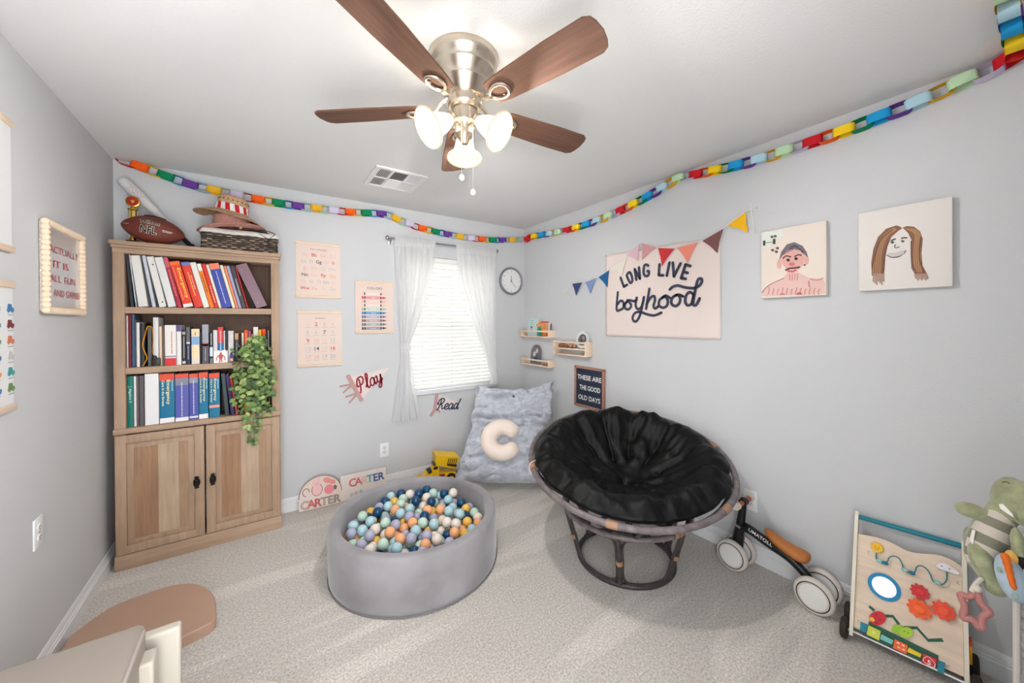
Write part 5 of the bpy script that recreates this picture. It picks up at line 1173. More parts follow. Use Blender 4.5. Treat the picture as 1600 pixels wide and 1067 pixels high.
# cushion
FUR = mat('black_plush', (2, 2, 3), .5, spec=.2, nscale=6, namt=.5, sheen=.01, bump=.7, bscale=28)
cu = thing('papasan_cushion', 'round black plush tufted cushion filling the papasan chair', 'cushion', RC-nv*.25)
co = cu.location
def base_d(r): # depth of the bowl below the rim plane
    return -.262*(1-min(1, (r/(RR-.01)))**2.2)
NT = 12
def cush(u, v):
    a = 2*pi*u
    # v: 0 centre top .. .5 outer edge .. 1 centre bottom
    top = v <= .55; t = v/.55 if top else (1-v)/.45
    r = (RR-.018)*min(1, t)
    bd = base_d(r)
    if not top:
        p_ = rimp(a, r*.965, bd+.012); return p_+og-co
    th = .115*(1-t**7)*(.55+.45*min(1, t*2.2))
    lobe = abs(sin(a*NT/2+.35*sin(3*a)))**.6
    ringp = .5+.5*cos((t-.72)*9) if t > .4 else .3
    crease = .040*(lobe-.5)*min(1, max(.0, (t-.36)/.15))*(1-t**9)
    tuft = -.03*math.exp(-((t-.36)/.07)**2)*(1-lobe)*1.2-.035*math.exp(-(t/.07)**2)
    outer = .062*math.exp(-((t-.80)/.15)**2)
    P0 = rimp(a, r, 0)
    n1_ = mnoise.noise((P0.x*9, P0.y*9, P0.z*9+3)); n2_ = mnoise.noise((u*60, t*5, 1.7)); n3_ = mnoise.noise((P0.x*22, P0.y*22, 5))
    wr = .024*n2_*min(1, max(0, t-.38)/.25)*(1-t**10)*1.0+.016*n1_*(1-t**10)+.008*n3_
    rr_ = r+(.014*(lobe-.4)*t**6)+.004*n1_
    return rimp(a, rr_, bd+.015+th+crease+tuft+outer+wr)+og-co
m = MB(); m.grid(lambda u, v: cush(u, .004+v*.992), 240, 110, True); m.build('cushion_body', FUR, cu, 180)
for k in range(NT):
    a = 2*pi*(k)/NT; q = cush(k/NT, .36*.55)
    MB().ball(tuple(q-nv*.005), (.012, .012, .008), 10, 6).build('tuft_button', FUR, cu)
MB().ball(tuple(cush(.3, .01)+nv*.003), (.014, .014, .009), 10, 6).build('tuft_button', FUR, cu)
MB().tube(sm([rimp(-.55, RR-.02, .02)+og-co, rimp(-.5, RR+.012, .022)+og-co, rimp(-.47, RR+.02, -.012)+og-co, rimp(-.44, RR+.0, -.03)+og-co], 4), .003, 6).build('cushion_tie', plain((210, 196, 180)), cu)
# ================================================================ big fluffy floor pillow in the corner
GF_ = mat('grey_faux_fur', (186, 190, 199), .9, spec=.1, nscale=14, namt=.10, sheen=.35, bump=1, bscale=90)
gp = thing('floor_pillow', 'oversized blue-grey faux fur floor pillow propped in the room corner', 'pillow', (-.62, -.52, 0)); og2 = Vector((-.62, -.52, 0))
BLc, BRc = Vector((-1.03, -.44, .07)), Vector((-.42, -.88, .07))
TLc, TRc = hit(747, 601, 1, -.14), hit(866, 595, 0, -.14)
nf = ((BRc-BLc).cross(TLc-BLc)).normalized()
if nf.y > 0: nf = -nf
def gpf(u, v):
    s = v*2*pi   # around the section from front to back (v closed)
    return None
def pil(side):
    def f(u, v):
        P = BLc.lerp(BRc, u).lerp(TLc.lerp(TRc, u), v)
        # bottom bulges out along the floor, top corners peak
        e = (min(1, 4*u*(1-u)*1.15)**.36)*(min(1, 4*v*(1-v)*1.25)**.36)
        mid = (1-abs(2*u-1))
        P = P+Vector((0, 0, -.085*sin(pi*u)*(v**3)))+(BRc-BLc)*(.07*(u-.5)*(1-v)**2-.05*(u-.5)*sin(pi*v))
        x, y = u*.67, v*.95
        P = P+(BRc-BLc)*(.045*mnoise.noise((v*7, side, 3))*(2*u-1)**3)+Vector((0, 0, .035*mnoise.noise((u*8, 5, 3))*(v**6)))
        rid = .040*abs(sin((y*27+2.4*mnoise.noise((x*5, y*4, 0)))))**.5*(.35+1.1*abs(mnoise.noise((x*5, y*5, 9)))*1.6)-.03*max(0, mnoise.noise((x*9, y*13, 21)))
        n_ = .035*mnoise.noise((x*7, y*9, 2))+.022*mnoise.noise((x*16, y*20, 7))+.010*mnoise.noise((x*45, y*50, 4))
        seam = -.035*math.exp(-((v-.60)/.018)**2)
        if side > 0: P = P+nf*(e*(.115+.03*sin(pi*v))+(rid+n_)*min(1, e*1.4)+seam*e+.03*e*math.exp(-((v-.18)/.2)**2))
        else: P = P-nf*(e*.07)
        P.z = max(P.z, .004+.003*abs(n_)); P.x = min(P.x, -.02); P.y = min(P.y, -.02)
        return P-og2
    return f
m = MB(); m.grid(pil(1), 130, 180); m.grid(lambda u, v: pil(-1)(1-u, v), 30, 40); m.build('fur_cover', GF_, gp, 180)
for u, v in ((.5, .86),): MB().ball(tuple(pil(1)(u, v)), (.012, .012, .01), 8, 6).build('tuft_button', plain((60, 62, 70)), gp)
# neck pillow
NK = mat('neck_pillow_cream', (234, 218, 206), .85, sheen=.3, bump=.15, bscale=200)
c0_ = pil(1)(.44, .35)+og2
xv = (BRc-BLc).normalized(); zv = nf.cross(xv)
if zv.z < 0: zv = -zv
npil = thing('neck_pillow', 'cream horseshoe neck pillow lying on the fur floor pillow', 'pillow', c0_+nf*.055)
P = []; rads = []
for k in range(27):
    t = k/26; a = radians(36)+t*radians(288); rr2 = .108+.008*cos(a)
    P.append(xv*(rr2*cos(a))*1.06+zv*(rr2*sin(a))*.98); rads.append(.068*(.9+.12*sin(pi*t)) if 0 < k < 26 else .06)
ends = []
cpts = [P[0]+(P[0]-P[1]).normalized()*.04, P[0]+(P[0]-P[1]).normalized()*.028]+P+[P[-1]+(P[-1]-P[-2]).normalized()*.028, P[-1]+(P[-1]-P[-2]).normalized()*.04]
rads = [.016, .045]+rads+[.045, .016]
MB().tube(cpts, rads, 20).build('pillow_body', NK, npil, 180)
# ================================================================ toy dump truck
YL = mat('toy_yellow', (240, 192, 10), .35); YB = plain((26, 24, 26), .5)
t = thing('toy_truck', 'yellow toy dump truck with front loader scoop by the baseboard', 'toy truck', (-1.10, -.175, 0), radians(-10))
def xz(pts, y0, y1, name, mm, parent=None, sm_=25): return MB().prism(pts, y0, y1).build(name, mm, parent or t, sm_)
xz([(-.13, .045), (.15, .045), (.15, .085), (.03, .095), (-.05, .10), (-.13, .085)], -.05, .05, 'chassis', YL)
xz([(-.135, .075), (-.10, .115), (-.055, .13), (-.045, .165), (.0, .165), (.0, .09), (-.12, .07)], -.045, .045, 'cab', YL)
for pts in ([(-.098, .118), (-.062, .131), (-.064, .112), (-.092, .104)], [(-.052, .136), (-.043, .16), (-.012, .16), (-.012, .134)]): xz(pts, -.0465, .0465, 'cab_window', YB)
MB().rbox(-.05, -.0, -.04, .04, .166, .182, .004).build('roof_light', plain((70, 60, 40), .4), t)
bd = MB(); bd.X = Matrix.Translation((.065, 0, .16)) @ Matrix.Rotation(radians(10), 4, 'Y')
bd.add([(-.095, -.06, .0), (.085, -.06, -.03), (.10, -.075, .08), (-.115, -.075, .088), (-.095, .06, 0), (.085, .06, -.03), (.10, .075, .08), (-.115, .075, .088)], [(0, 1, 2, 3), (5, 4, 7, 6), (4, 0, 3, 7), (1, 5, 6, 2), (4, 5, 1, 0), (3, 2, 6, 7)])
bdo = bd.build('dump_body', YL, t, 20)
m = MB(); m.X = bd.X
for k in range(5): m.add([(.0+.018*k, -.0655, .012), (.008+.018*k, -.0655, .010), (.010+.018*k, -.0755, .066), (.002+.018*k, -.0755, .067)], [(0, 1, 2, 3)])
m.add([(-.0, -.0645, .0), (.088, -.0645, -.012), (.09, -.067, .012), (.0, -.067, .018)], [(0, 1, 2, 3)]); m.build('side_stripes', plain((60, 34, 36)), bdo, 0)
MB().rbox(.155, .17, -.012, .012, .115, .14, .003).build('tail_light', plain((220, 140, 60)), t)
MB().rbox(.0, .05, -.054, -.04, .05, .088, .004).build('engine', plain((150, 30, 36), .4), t)
for x in (-.075, .105):
    for s in (-1, 1):
        m = MB(); m.X = Matrix.Translation((x, s*.052, .042)) @ Matrix.Rotation(pi/2, 4, 'X'); m.lathe([(0, -.018), (.034, -.018), (.042, -.01), (.042, .01), (.034, .018), (0, .018)], 22); wo = m.build('wheel', YB, t)
        m = MB(); m.X = Matrix.Translation((x, s*.052, .042)) @ Matrix.Rotation(pi/2, 4, 'X'); m.lathe([(0, -.0195), (.022, -.0195), (.022, .0195), (0, .0195)], 16); m.build('hub_cap', YL, wo)
MB().rbox(-.152, -.128, -.015, .015, .06, .08, .004).tube([(-.14, 0, .07), (-.175, 0, .06)], .008, 6).build('scoop_arm', YL, t)
xz([(-.165, .085), (-.205, .03), (-.195, .026), (-.165, .032), (-.155, .08)], -.05, .05, 'scoop', YL)
# ================================================================ balance bike
WT = mat('wheel_white', (224, 222, 219), .4); TY = mat('wheel_tyre', (206, 198, 190), .7); BK = mat('bike_black', (16, 16, 18), .35)
t = thing('balance_bike', 'black toddler balance bike with white disc wheels against the wall', 'balance bike', (-.135, -2.425, 0), RZ)
WR = .084
def wheel(x, y):
    m = MB(); X = Matrix.Translation((x, y, WR)) @ Matrix.Rotation(pi/2, 4, 'X'); m.X = X
    m.lathe([(.062, -.016), (.075, -.017), (WR-.002, -.010), (WR, 0), (WR-.002, .010), (.075, .017), (.062, .016)], 36); o = m.build('wheel', TY, t, 50)
    m = MB(); m.X = X; m.lathe([(0, -.019), (.04, -.0185), (.062, -.015), (.062, .015), (.04, .0185), (0, .019)], 36); m.build('wheel_disc', WT, o, 50)
    for s in (-1, 1):
        m = MB(); m.X = X; m.tube([(.066*cos(k*pi/18), .066*sin(k*pi/18), s*.0165) for k in range(36)], .0024, 6, True); m.build('black_ring', BK, o)
XF, XR = -.19, .19
for x, yo in ((XF, .05), (XR, .058)):
    for s in (-1, 1): wheel(x, s*yo)
MB().tube([(XF, -.05, WR), (XF, .05, WR)], .008, 8).build('front_axle', BK, t); MB().tube([(XR, -.06, WR), (XR, .06, WR)], .008, 8).build('rear_axle', BK, t)
hd = Vector((-.15, 0, .385)); ft = Vector((XF, 0, WR))
MB().tube([ft.lerp(hd, 0), ft.lerp(hd, .3), ft.lerp(hd, .55), ft.lerp(hd, .95)], [.030, .030, .022, .018], 14).build('fork', BK, t, 60)
MB().tube([ft.lerp(hd, .52), ft.lerp(hd, .56)], .026, 14).build('collar', mat('collar_silver', (190, 190, 190), .3, .8), t)
fr = sm([(-.165, 0, .245), (-.12, 0, .245), (-.03, 0, .215), (.07, 0, .185), (.14, 0, .135), (XR, 0, WR)], 6)
MB().tube(fr, [.024-.006*i/len(fr) for i in range(len(fr))], 12, flat=1.1).build('frame', BK, t, 60)
o = txt('UMATOLL', .017, plain((232, 232, 232)), t, 0, 0, 0, 'C', .01, fit=.115)
for v in o.data.vertices:
    x = v.co.x-.058; ph = .55+(v.co.z-.0085)/.026; v.co = (x, -.026*cos(ph), .226-.30*(x+.06)+.026*sin(ph))
SEAT = mat('seat_tan_leather', (178, 108, 50), .42)
def seat(u, v):
    a = 2*pi*u; s = v; x = -.045+.205*s; wdt = (.030+.030*s**1.5)*max(0, 1-abs(2*s-1)**5)**.5; ht = (.026+.004*s)*max(0, 1-abs(2*s-1)**5)**.5
    return (x, wdt*cos(a), .262-.14*(s)*.42+.018*(2*s-1)**2+ht*sin(a))
MB().grid(seat, 28, 26, True).build('seat', SEAT, t, 180)
MB().tube([(.06, 0, .235), (.05, 0, .19)], .014, 10).build('seat_post', BK, t)
GR = mat('grip_wood', (176, 96, 68), .5)
MB().tube([(-.15, -.075, .388), (-.15, .075, .388)], .0135, 14).build('handlebar', GR, t)
for s in (-1, 1): MB().tube([(-.15, s*.07, .388), (-.15, s*.092, .388)], .0205, 16).build('grip_cap', mat('grip_cap', (222, 214, 200), .5), t)
MB().tube([(-.15, -.018, .388), (-.15, .018, .388)], .021, 16).ball((-.152, 0, .398), .016).build('stem_clamp', BK, t)
# ================================================================ wooden activity walker
BD = wood('walker_birch', (222, 202, 180), .9, 8, 'x'); EDG = mat('walker_white', (228, 220, 202), .5)
TEA = mat('walker_teal', (14, 124, 142), .4); GRN = mat('walker_green', (18, 88, 62), .5)
wk = thing('activity_walker', 'wooden activity walker board with gears, mirror and bead wire', 'walker', (-.228, -2.925, 0), radians(-83))
th = radians(24); BMx = Matrix.Translation((0, 0, .04)) @ Matrix.Rotation(-th, 4, 'X'); bw = .155
TW = Matrix.Translation(wk.location) @ Matrix.Rotation(radians(-83), 4, 'Z') @ BMx; TI = TW.inverted()
def wb(u, v):
    o_ = TI @ Vector((CX, CY, CZ)); d_ = TI.to_3x3() @ ray(u, v); k = -o_.y/d_.y; q = o_+d_*k; return (q.x, q.z)
def wc(x, y): return wb(1310+x/3.9955, 800+y/3.9955)       # crop [1310..1530]x[800..1067]
def bmb(): m = MB(); m.X = BMx; return m
edge = [wc(195, 158), wc(240, 158), wc(330, 190), wc(420, 238), wc(500, 258), wc(600, 265), wc(690, 290), wc(780, 345)]
xl, xr = -bw, bw
z_at = lambda f: None
top = [(xl, edge[0][1])]+[(max(xl+.004, min(xr-.004, q[0])), q[1]) for q in edge[1:-1]]+[(xr, edge[-1][1])]
bot = .02
bmb().prism([(xl, bot), (xr, bot)]+sm(top, 4)[::-1], 0, .009).build('board', BD, wk, 20)
hz = wc(208, 20)[1]+.0
for s in (-1, 1):
    x0, x1 = (xl-.013, xl-.0005) if s < 0 else (xr+.0005, xr+.013)
    m = bmb(); pr2 = [(-.012, -.015), (-.014, .1), (-.014, hz-.02), (-.006, hz), (.012, hz+.002), (.024, hz-.02), (.03, hz-.15), (.075, .0), (.06, -.015)]
    n = len(pr2); m.add([(x0, y, z) for y, z in pr2]+[(x1, y, z) for y, z in pr2], [tuple(range(n)), tuple(range(2*n-1, n-1, -1))]+[(i, n+i, n+(i+1) % n, (i+1) % n) for i in range(n)]); m.build('side_panel', EDG, wk, 20)
m = bmb(); m.tube([(xl-.004, .006, hz-.022), (xr+.004, .006, hz-.022)], .0105, 12).build('handle_bar', TEA, wk)
for (x, y) in ((-bw-.03, .0), (bw+.03, .0), (-bw-.03, .135), (bw+.03, .135)):
    m = MB(); m.X = Matrix.Translation((x, y+.0, .043)) @ Matrix.Rotation(pi/2, 4, 'Y'); m.lathe([(0, -.013), (.034, -.013), (.0425, -.008), (.0425, .008), (.034, .013), (0, .013)], 24); wo = m.build('wheel', mat('walker_tyre', (44, 38, 34), .7), wk)
for y in (0, .135): MB().tube([(-bw-.03, y, .043), (bw+.03, y, .043)], .006, 8).build('axle', MET, wk)
MB().box(-bw, bw, .04, .125, .05, .062).build('base_board', BD, wk)
m = MB(); m.rbox(bw+.014, bw+.022, .05, .09, .09, .16, .003).build('side_flipper', plain((236, 164, 30), .5), wk); MB().rbox(bw+.014, bw+.022, .05, .09, .16, .178, .003).build('side_flipper', plain((226, 84, 40), .5), wk)
def disc(cx, cy, rx, ry=None): # crop ellipse -> board polygon
    ry = ry or rx; return [wc(cx+rx*cos(2*pi*k/28), cy+ry*sin(2*pi*k/28)) for k in range(28)]
def dec(poly, name, c, y0, y1=0, par=None, rough=.45): return bmb().prism(poly, -abs(y0), y1).build(name, plain(c, rough), par or wk, 25)
def wsize(x, y, d): a, b_ = wc(x, y), wc(x+d, y); return hypot(a[0]-b_[0], a[1]-b_[1])
def gear(cx, cy, r, c, teeth=10):
    C_ = wc(cx, cy); R_g = r; pts = []
    for k in range(teeth*4):
        a = 2*pi*k/(teeth*4); rr = R_g*(1 if k % 4 in (0, 1) else .82); pts.append((C_[0]+rr*cos(a), C_[1]+rr*sin(a)))
    o = dec(pts, 'gear', c, .014, -.002); dec(ell(C_[0], C_[1], R_g*.40, R_g*.40), 'gear_knob', tuple(min(255, int(x*1.06+8)) for x in c), .022, -.013, o); return o
# mirror
C_ = wc(285, 467); mo = dec(ell(C_[0], C_[1], .052, .052, 36), 'mirror_frame', (12, 132, 184), .005); bmb().prism(ell(C_[0], C_[1], .0385, .0385, 36), -.0062, -.004).build('mirror', mat('walker_mirror', (214, 214, 220), .12, .8), mo)
gear(508, 497, .029, (206, 34, 38)); gear(506, 603, .037, (244, 92, 28)); gear(655, 615, .035, (234, 78, 44))
# sun
C_ = wc(243, 222); pts = []
for k in range(36):
    rr = .023*(1 if k % 3 == 0 else .80); pts.append((C_[0]+rr*cos(2*pi*k/36), C_[1]+rr*sin(2*pi*k/36)))
so = dec(pts, 'sun', (242, 190, 40), .012, -.004)
for dx in (-.006, .006): dec(ell(C_[0]+dx, C_[1]+.003, .0014, .0018, 8), 'eye', (60, 40, 20), .0124, -.011, so)
bmb().ribbon(sm([(C_[0]-.007, C_[1]-.004), (C_[0], C_[1]-.009), (C_[0]+.007, C_[1]-.004)], 4), .0014, -.0126, -.0118).build('smile', plain((150, 70, 20)), so)
# cloud
cl = sm([wc(*q) for q in ((610, 335), (630, 318), (665, 320), (700, 340), (735, 362), (755, 385), (730, 388), (690, 372), (640, 358))], 4, True); co_ = dec(cl, 'cloud', (236, 232, 238), .012, -.004)
for q in ((645, 337), (693, 354)): c = wc(*q); dec(ell(*c, .0022, .0022, 8), 'eye', (50, 50, 60), .0126, -.011, co_)
# bead wire
def up(q, h): return Vector((q[0], -h, q[1]))
wpt = [(238, 255), (238, 290), (258, 312), (295, 320), (312, 300), (318, 285), (345, 275), (380, 290), (402, 330), (405, 350), (425, 370), (460, 385), (480, 370), (488, 345), (515, 335), (550, 355), (575, 390), (590, 430), (620, 445), (655, 448), (675, 420), (678, 375)]
hh = [.004 if i in (0, len(wpt)-1) else .016 for i in range(len(wpt))]
P = sm([up(wc(*q), h_) for q, h_ in zip(wpt, hh)], 4)
bmb().tube(P, .0022, 7).build('bead_wire', TEA, wk, 60)
for q, c in (((258, 305), (150, 210, 208)), ((295, 318), (18, 120, 150)), ((415, 362), (150, 210, 208)), ((460, 380), (18, 120, 150)), ((618, 440), (150, 210, 208))):
    m = bmb(); m.ball(tuple(up(wc(*q), .016)), (.0105, .0085, .0075), 14, 8); m.build('bead', plain(c, .35), wk)
# slot tracks and bugs
for s_ in ([(192, 588), (225, 615)], [(290, 648), (340, 650), (378, 700)], [(410, 722), (490, 722), (560, 800), (652, 798)]):
    m = bmb(); m.ribbon([wc(*q) for q in s_], .011, -.0022, .0005); m.build('slot_track', GRN, wk, 0)
lb = dec(disc(246, 662, 52, 44), 'ladybird', (206, 26, 40), .012, -.003); c = wc(212, 668); dec(ell(*c, .008, .008, 12), 'face', (236, 190, 60), .014, -.011, lb)
for q in ((240, 640), (262, 672), (240, 690)): c = wc(*q); dec(ell(*c, .0035, .0035, 10), 'spot', (120, 14, 24), .0128, -.011, lb)
ca = dec(disc(368, 730, 35, 28), 'caterpillar', (150, 196, 40), .012, -.003); cb = dec(disc(424, 750, 42, 34), 'face', (170, 210, 50), .014, -.003, ca)
for q in ((412, 742), (438, 752)): c = wc(*q); dec(ell(*c, .002, .002, 8), 'eye', (40, 50, 20), .0148, -.0135, cb)
# roller tray
tr4 = [wc(190, 682), wc(625, 895), wc(615, 1005), wc(175, 775)]; dec(tr4, 'roller_tray', (16, 84, 60), .004, 0)
for q in (((140, 683), (185, 703), (172, 755), (136, 735)), ((620, 925), (665, 940), (660, 1010), (618, 990))): dec([wc(*z_) for z_ in q], 'tray_clip', (10, 130, 150), .012, 0)
rolls = (((190, 705), (265, 742), (255, 800), (178, 762), (206, 214, 76)), ((270, 760), (345, 800), (335, 825), (260, 790), (120, 192, 186)), ((352, 790), (435, 830), (425, 885), (342, 845), (240, 104, 36)), ((440, 842), (520, 885), (512, 905), (430, 870), (240, 206, 30)), ((530, 880), (615, 915), (605, 975), (520, 940), (208, 34, 44)))
for *q, c in rolls:
    o = dec([wc(*z_) for z_ in q], 'roller', c, .013, -.002)
    if c[0] == 240 and c[1] == 104:
        for a in ((374, 815), (405, 830), (378, 842), (408, 856)): C_ = wc(*a); dec(ell(*C_, .005, .003, 10), 'dot', (250, 214, 190), .0136, -.012, o)
    if c[0] == 208:
        C_ = wc(567, 935); bmb().ribbon(sm([wc(*a) for a in ((532, 912), (560, 900), (600, 938), (598, 965), (570, 958), (535, 930))], 3, True)+[wc(532, 912)], .002, -.0137, -.0128).build('outline', plain((240, 210, 206)), o, 0)
        g5 = txt('5', .016, plain((245, 225, 220)), o, C_[0], C_[1]-.008, -.0138, bold=.02)
        for v in g5.data.vertices: v.co = BMx @ v.co
    if c[0] == 206: C_ = wc(222, 750); dec(ell(*C_, .006, .005, 12), 'dot', (226, 230, 130), .0136, -.012, o)
for q in ((192, 252), (128, 682), (752, 441), (693, 968)): C_ = wc(*q); bmb().tube([(C_[0]+.005*cos(k), -.0012, C_[1]+.005*sin(k)) for k in range(1, 6)], .001, 5).build('screw_cap', plain((170, 160, 150)), wk)
# ================================================================ soft-sided playpen corner, plush dinosaur and star ring
PGM = mat('pen_fabric', (168, 168, 168), .95, nscale=55, namt=.22, bump=.8, bscale=140)
pen = thing('playpen', 'soft grey fabric playpen side with cream edge piping', 'playpen', (-.20, -3.325, 0))
px0, px1, py0, py1, pz = -.165, .165, -.115, .125, .60
MB().rbox(px0, px1, py0, py1, .0, pz, .012).build('fabric_side', PGM, pen)
for x, y in ((px0, py1), (px0, py0), (px1, py0), (px1, py1)): MB().tube([(x*.995, y*.99, .004), (x*.995, y*.99, pz)], .008, 8).build('edge_piping', mat('pen_piping', (222, 216, 206), .8), pen)
MB().tube([(px0, py0, pz), (px1, py0, pz), (px1, py1, pz), (px0, py1, pz)], .008, 8, True).build('top_piping', MC['pen_piping'], pen)
DZ_ = 1.17; S_ = DZ_/FPX
O_ = atz(1545, 840, DZ_)
dn = thing('plush_dinosaur', 'green plush dinosaur with striped belly hanging on the playpen edge', 'plush toy', O_)
VD = ray(1545, 840).normalized(); VX = VD.cross(Vector((0, 0, 1))).normalized(); VZ = VX.cross(VD); KU = .62
def pxl(u, v, d=0): return VX*((u-1545)*S_*KU)+VZ*(-(v-840)*S_*.95)+VD*d
def blobs(L_, name, mm, par, vox=.005):
    m = MB()
    for (u, v, d, ru, rv, rd, rot) in L_:
        c = pxl(u, v, d); ax = VX*cos(rot)+VZ*sin(rot); az = -VX*sin(rot)+VZ*cos(rot)
        m.X = Matrix(((ax.x, VD.x, az.x, c.x), (ax.y, VD.y, az.y, c.y), (ax.z, VD.z, az.z, c.z), (0, 0, 0, 1)))
        m.ball((0, 0, 0), (ru*S_*KU, rd*S_*.7, rv*S_*.95), 20, 12)
    o = m.build(name, mm, par, 180)
    if vox:
        r = o.modifiers.new('fuse', 'REMESH'); r.mode = 'VOXEL'; r.voxel_size = vox; r.use_smooth_shade = True
        s = o.modifiers.new('soften', 'SMOOTH'); s.iterations = 6; s.factor = .6
    return o
DG = mat('plush_green', (152, 156, 122), .95, sheen=.5, nscale=30, namt=.12, bump=.5, bscale=120)
blobs([(1546, 838, .03, 36, 60, 34, -.28), (1580, 772, .02, 34, 38, 34, 0), (1597, 768, .0, 26, 30, 28, 0), (1600, 792, -.02, 20, 18, 24, 0), (1560, 800, .03, 24, 24, 26, 0),
       (1515, 804, .0, 29, 13, 12, .02), (1538, 884, .0, 22, 34, 26, .35), (1556, 911, -.01, 22, 13, 18, .25), (1588, 838, -.03, 12, 26, 14, .1), (1525, 868, .05, 20, 40, 24, .2)], 'plush_body', DG, dn)
stripe = [(206, 196, 184), (132, 130, 112)]; ST_ = [mat('belly_light', stripe[0], .95, bump=.5, bscale=150), mat('belly_dark', stripe[1], .95, bump=.5, bscale=150)]
for k in range(8):
    def bel(u, v, k=k):
        lat = -1.05+2.1*(k+v)/8; lon = -1.0+2.0*u; ru, rv, rd = 36.8, 61, 36.5
        x = ru*sin(lon)*cos(lat); y = -rd*cos(lon)*cos(lat); z = rv*sin(lat); rot = -.28
        return pxl(1546, 838, .03)+(VX*cos(rot)+VZ*sin(rot))*(x*S_*KU)+VD*(y*S_*.7)+(-VX*sin(rot)+VZ*cos(rot))*(z*S_*.95)
    MB().grid(bel, 14, 4).build('belly_stripe', ST_[k % 2], dn, 180)
m = MB(); q = [pxl(*a) for a in ((1560, 785, -.052), (1566, 783, -.056), (1580, 795, -.058), (1582, 800, -.055), (1574, 797, -.056), (1562, 791, -.054))]; m.add(q, [tuple(range(6))]).build('felt_teeth', plain((236, 232, 230)), dn, 0)
m = MB(); m.tube([pxl(1566, 749, -.046), pxl(1572, 747, -.05), pxl(1577, 749, -.052)], .0015, 5).build('stitched_eye', plain((70, 74, 60)), dn)
m = MB(); q = [pxl(*a) for a in ((1515, 850, -.012), (1519, 834, -.016), (1524, 835, -.02), (1520, 860, -.016))]; m.add(q, [(0, 1, 2, 3)]).build('label_tag', plain((232, 228, 220)), dn, 0)
blobs([(1577, 858, -.055, 10, 9, 9, 0), (1572, 862, -.058, 4, 8, 5, .2), (1578, 864, -.06, 4, 8, 5, 0), (1584, 863, -.058, 4, 7, 5, -.2)], 'plush_hand', mat('plush_yellow', (226, 176, 92), .95), dn, .003)
MB().tube(sm([pxl(1592, 838, -.02), pxl(1590, 860, -.03), pxl(1580, 876, -.02)], 5), .014, 10).build('strap', plain((30, 30, 32), .7), dn)
eg = thing('plush_egg', 'pale blue plush egg with orange spikes held by the plush dinosaur', 'plush toy', O_+pxl(1577, 889, -.045))
def blob2(L_, name, mm, par, vox): o = blobs(L_, name, mm, par, vox); o.location = -(pxl(1577, 889, -.045)); return o
blob2([(1577, 889, -.045, 23, 33, 24, .2)], 'egg_body', mat('plush_blue', (172, 192, 208), .95, sheen=.4, nscale=20, namt=.06), eg, 0)
blob2([(1569+2.5*k, 862+9*k, -.085+.002*k, 8-.6*k, 7, 8, .3) for k in range(5)], 'felt_spike', mat('plush_orange', (222, 110, 36), .95), eg, .003)
blob2([(1560, 882, -.083, 4, 4, 2, 0), (1582, 912, -.083, 5, 4, 2, 0)], 'felt_spot', mat('felt_spot', (150, 170, 150), .95), eg, 0)
sr = thing('star_teether', 'dusty pink star-shaped teether ring hanging below the plush dinosaur', 'teether', O_+pxl(1523, 952, -.04)); so_ = pxl(1523, 952, -.04)
stp = []
for k in range(10):
    a = radians(80)+2*pi*k/10; r = 29 if k % 2 == 0 else 16; stp.append(pxl(1523+r*cos(a)*.85, 952-r*sin(a), -.04)-so_)
P = []
for k in range(10): a, b_ = stp[k], stp[(k+1) % 10]; P += [a.lerp(b_, .15), a.lerp(b_, .5), a.lerp(b_, .85)]
MB().tube(sm(P, 2, True), .009, 10, True).build('star_ring', mat('silicone_pink', (176, 116, 110), .4), sr, 60)
MB().tube(sm([pxl(1519, 928, -.05)-so_, pxl(1525, 916, -.05)-so_, pxl(1534, 905, -.03)-so_], 4), .006, 8).ball(tuple(pxl(1527, 921, -.05)-so_), .011, 10, 6).build('strap', plain((214, 204, 190)), sr)
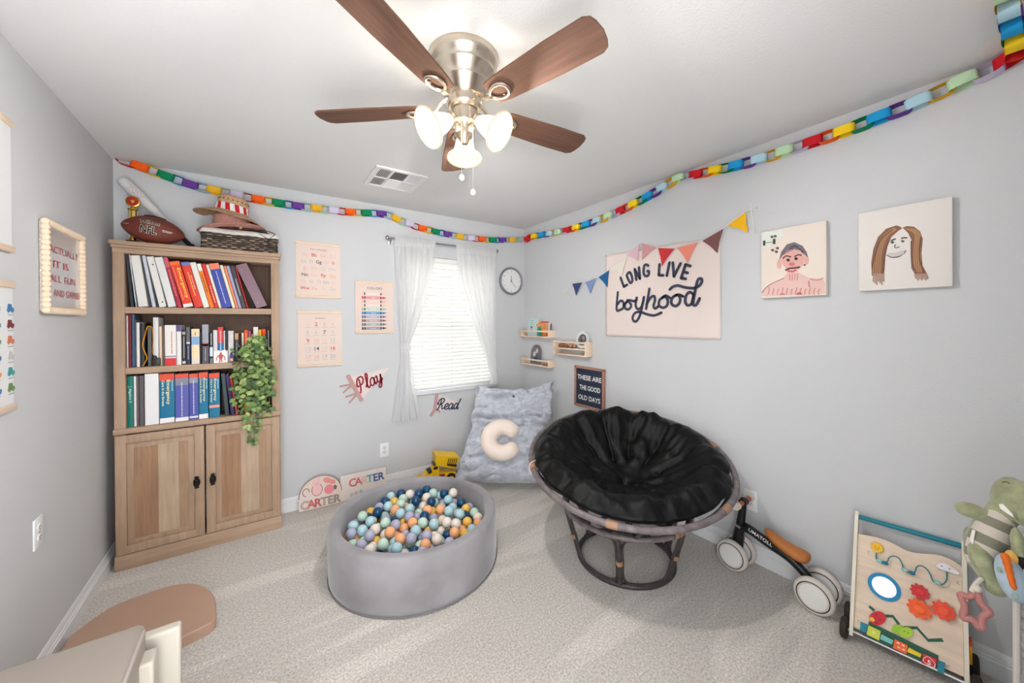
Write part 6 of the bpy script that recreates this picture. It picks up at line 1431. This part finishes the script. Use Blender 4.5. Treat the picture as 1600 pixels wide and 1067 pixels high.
# ================================================================ play climber, tan mat, stool near the camera
TAU = mat('plastic_taupe', (164, 154, 144), .5); CRM = mat('plastic_cream', (200, 193, 181), .5)
pc_ = hit(229, 968, 2, .50)
cl_ = thing('play_climber', 'taupe plastic toddler climber deck with cream side steps', 'climber', (pc_.x, pc_.y, 0))
MB().rbox(-.40, 0, -.62, 0, .30, .50, .02, 3).build('deck', TAU, cl_)
MB().rbox(-.012, .004, -.60, -.03, .478, .49, .003).build('deck_lip', mat('plastic_taupe_light', (186, 176, 168), .5), cl_)
def side(y0, y1, x1, z1):
    m = MB(); pts = [(-.02, .0), (x1-.035, 0), (x1, .22), (x1, z1), (-.02, z1)]; m.prism(pts, y0, y1); o = m.build('step_panel', CRM, cl_, 20); bv = o.modifiers.new('round', 'BEVEL'); bv.width = .008; bv.segments = 2
side(.02, .06, .075, .43); side(-.09, -.02, .03, .42)
MB().rbox(-.38, -.02, -.60, -.04, 0, .30, .02).build('lower_body', CRM, cl_)
sl_ = thing('floor_mat', 'tan foam mat with one rounded end lying on the carpet', 'mat', (-2.86, -.93, 0)); TAN = mat('foam_tan', (180, 148, 128), .6)
mo_ = [tuple(hit(u, v, 2, .05).xy) for u, v in ((100, 1000), (170, 950), (230, 926), (270, 914), (300, 911), (322, 917), (334, 930), (337, 945), (334, 968), (290, 992), (286, 995))]
mo_ = [tuple(q) for q in sm(mo_, 5)]; mo_[0] = (-3.105, mo_[0][1]); pts = [(x+2.86, y+.93) for x, y in mo_]; pts += [(pts[-1][0]-.28, pts[-1][1]-.10), (-3.105+2.86, pts[-1][1]-.05)]
m = MB(); n = len(pts); a = sum(pts[i][0]*pts[(i+1) % n][1]-pts[(i+1) % n][0]*pts[i][1] for i in range(n))
if a < 0: pts = pts[::-1]
m.add([(x, y, .0) for x, y in pts]+[(x, y, .045) for x, y in pts]+[(x*.985, y*.985, .05) for x, y in pts], [tuple(range(n-1, -1, -1)), tuple(range(2*n, 3*n))]+[(i, (i+1) % n, n+(i+1) % n, n+i) for i in range(n)]+[(n+i, n+(i+1) % n, 2*n+(i+1) % n, 2*n+i) for i in range(n)])
m.build('foam_slab', TAN, sl_, 30)
sc_ = hit(418, 1058, 2, .28)
so2 = thing('toddler_stool', 'small round beige plastic stool on the carpet by the climber', 'stool', (sc_.x-.07, sc_.y-.12, 0))
MB().lathe([(0, .25), (.12, .25), (.135, .258), (.138, .27), (.128, .279), (0, .281)], 40).build('seat', mat('stool_beige', (186, 176, 162), .5), so2)
for k in range(3):
    a = 2*pi*k/3; MB().tube([(.07*cos(a), .07*sin(a), .252), (.11*cos(a), .11*sin(a), .008)], [.018, .014], 10).build('leg', MC['stool_beige'], so2)
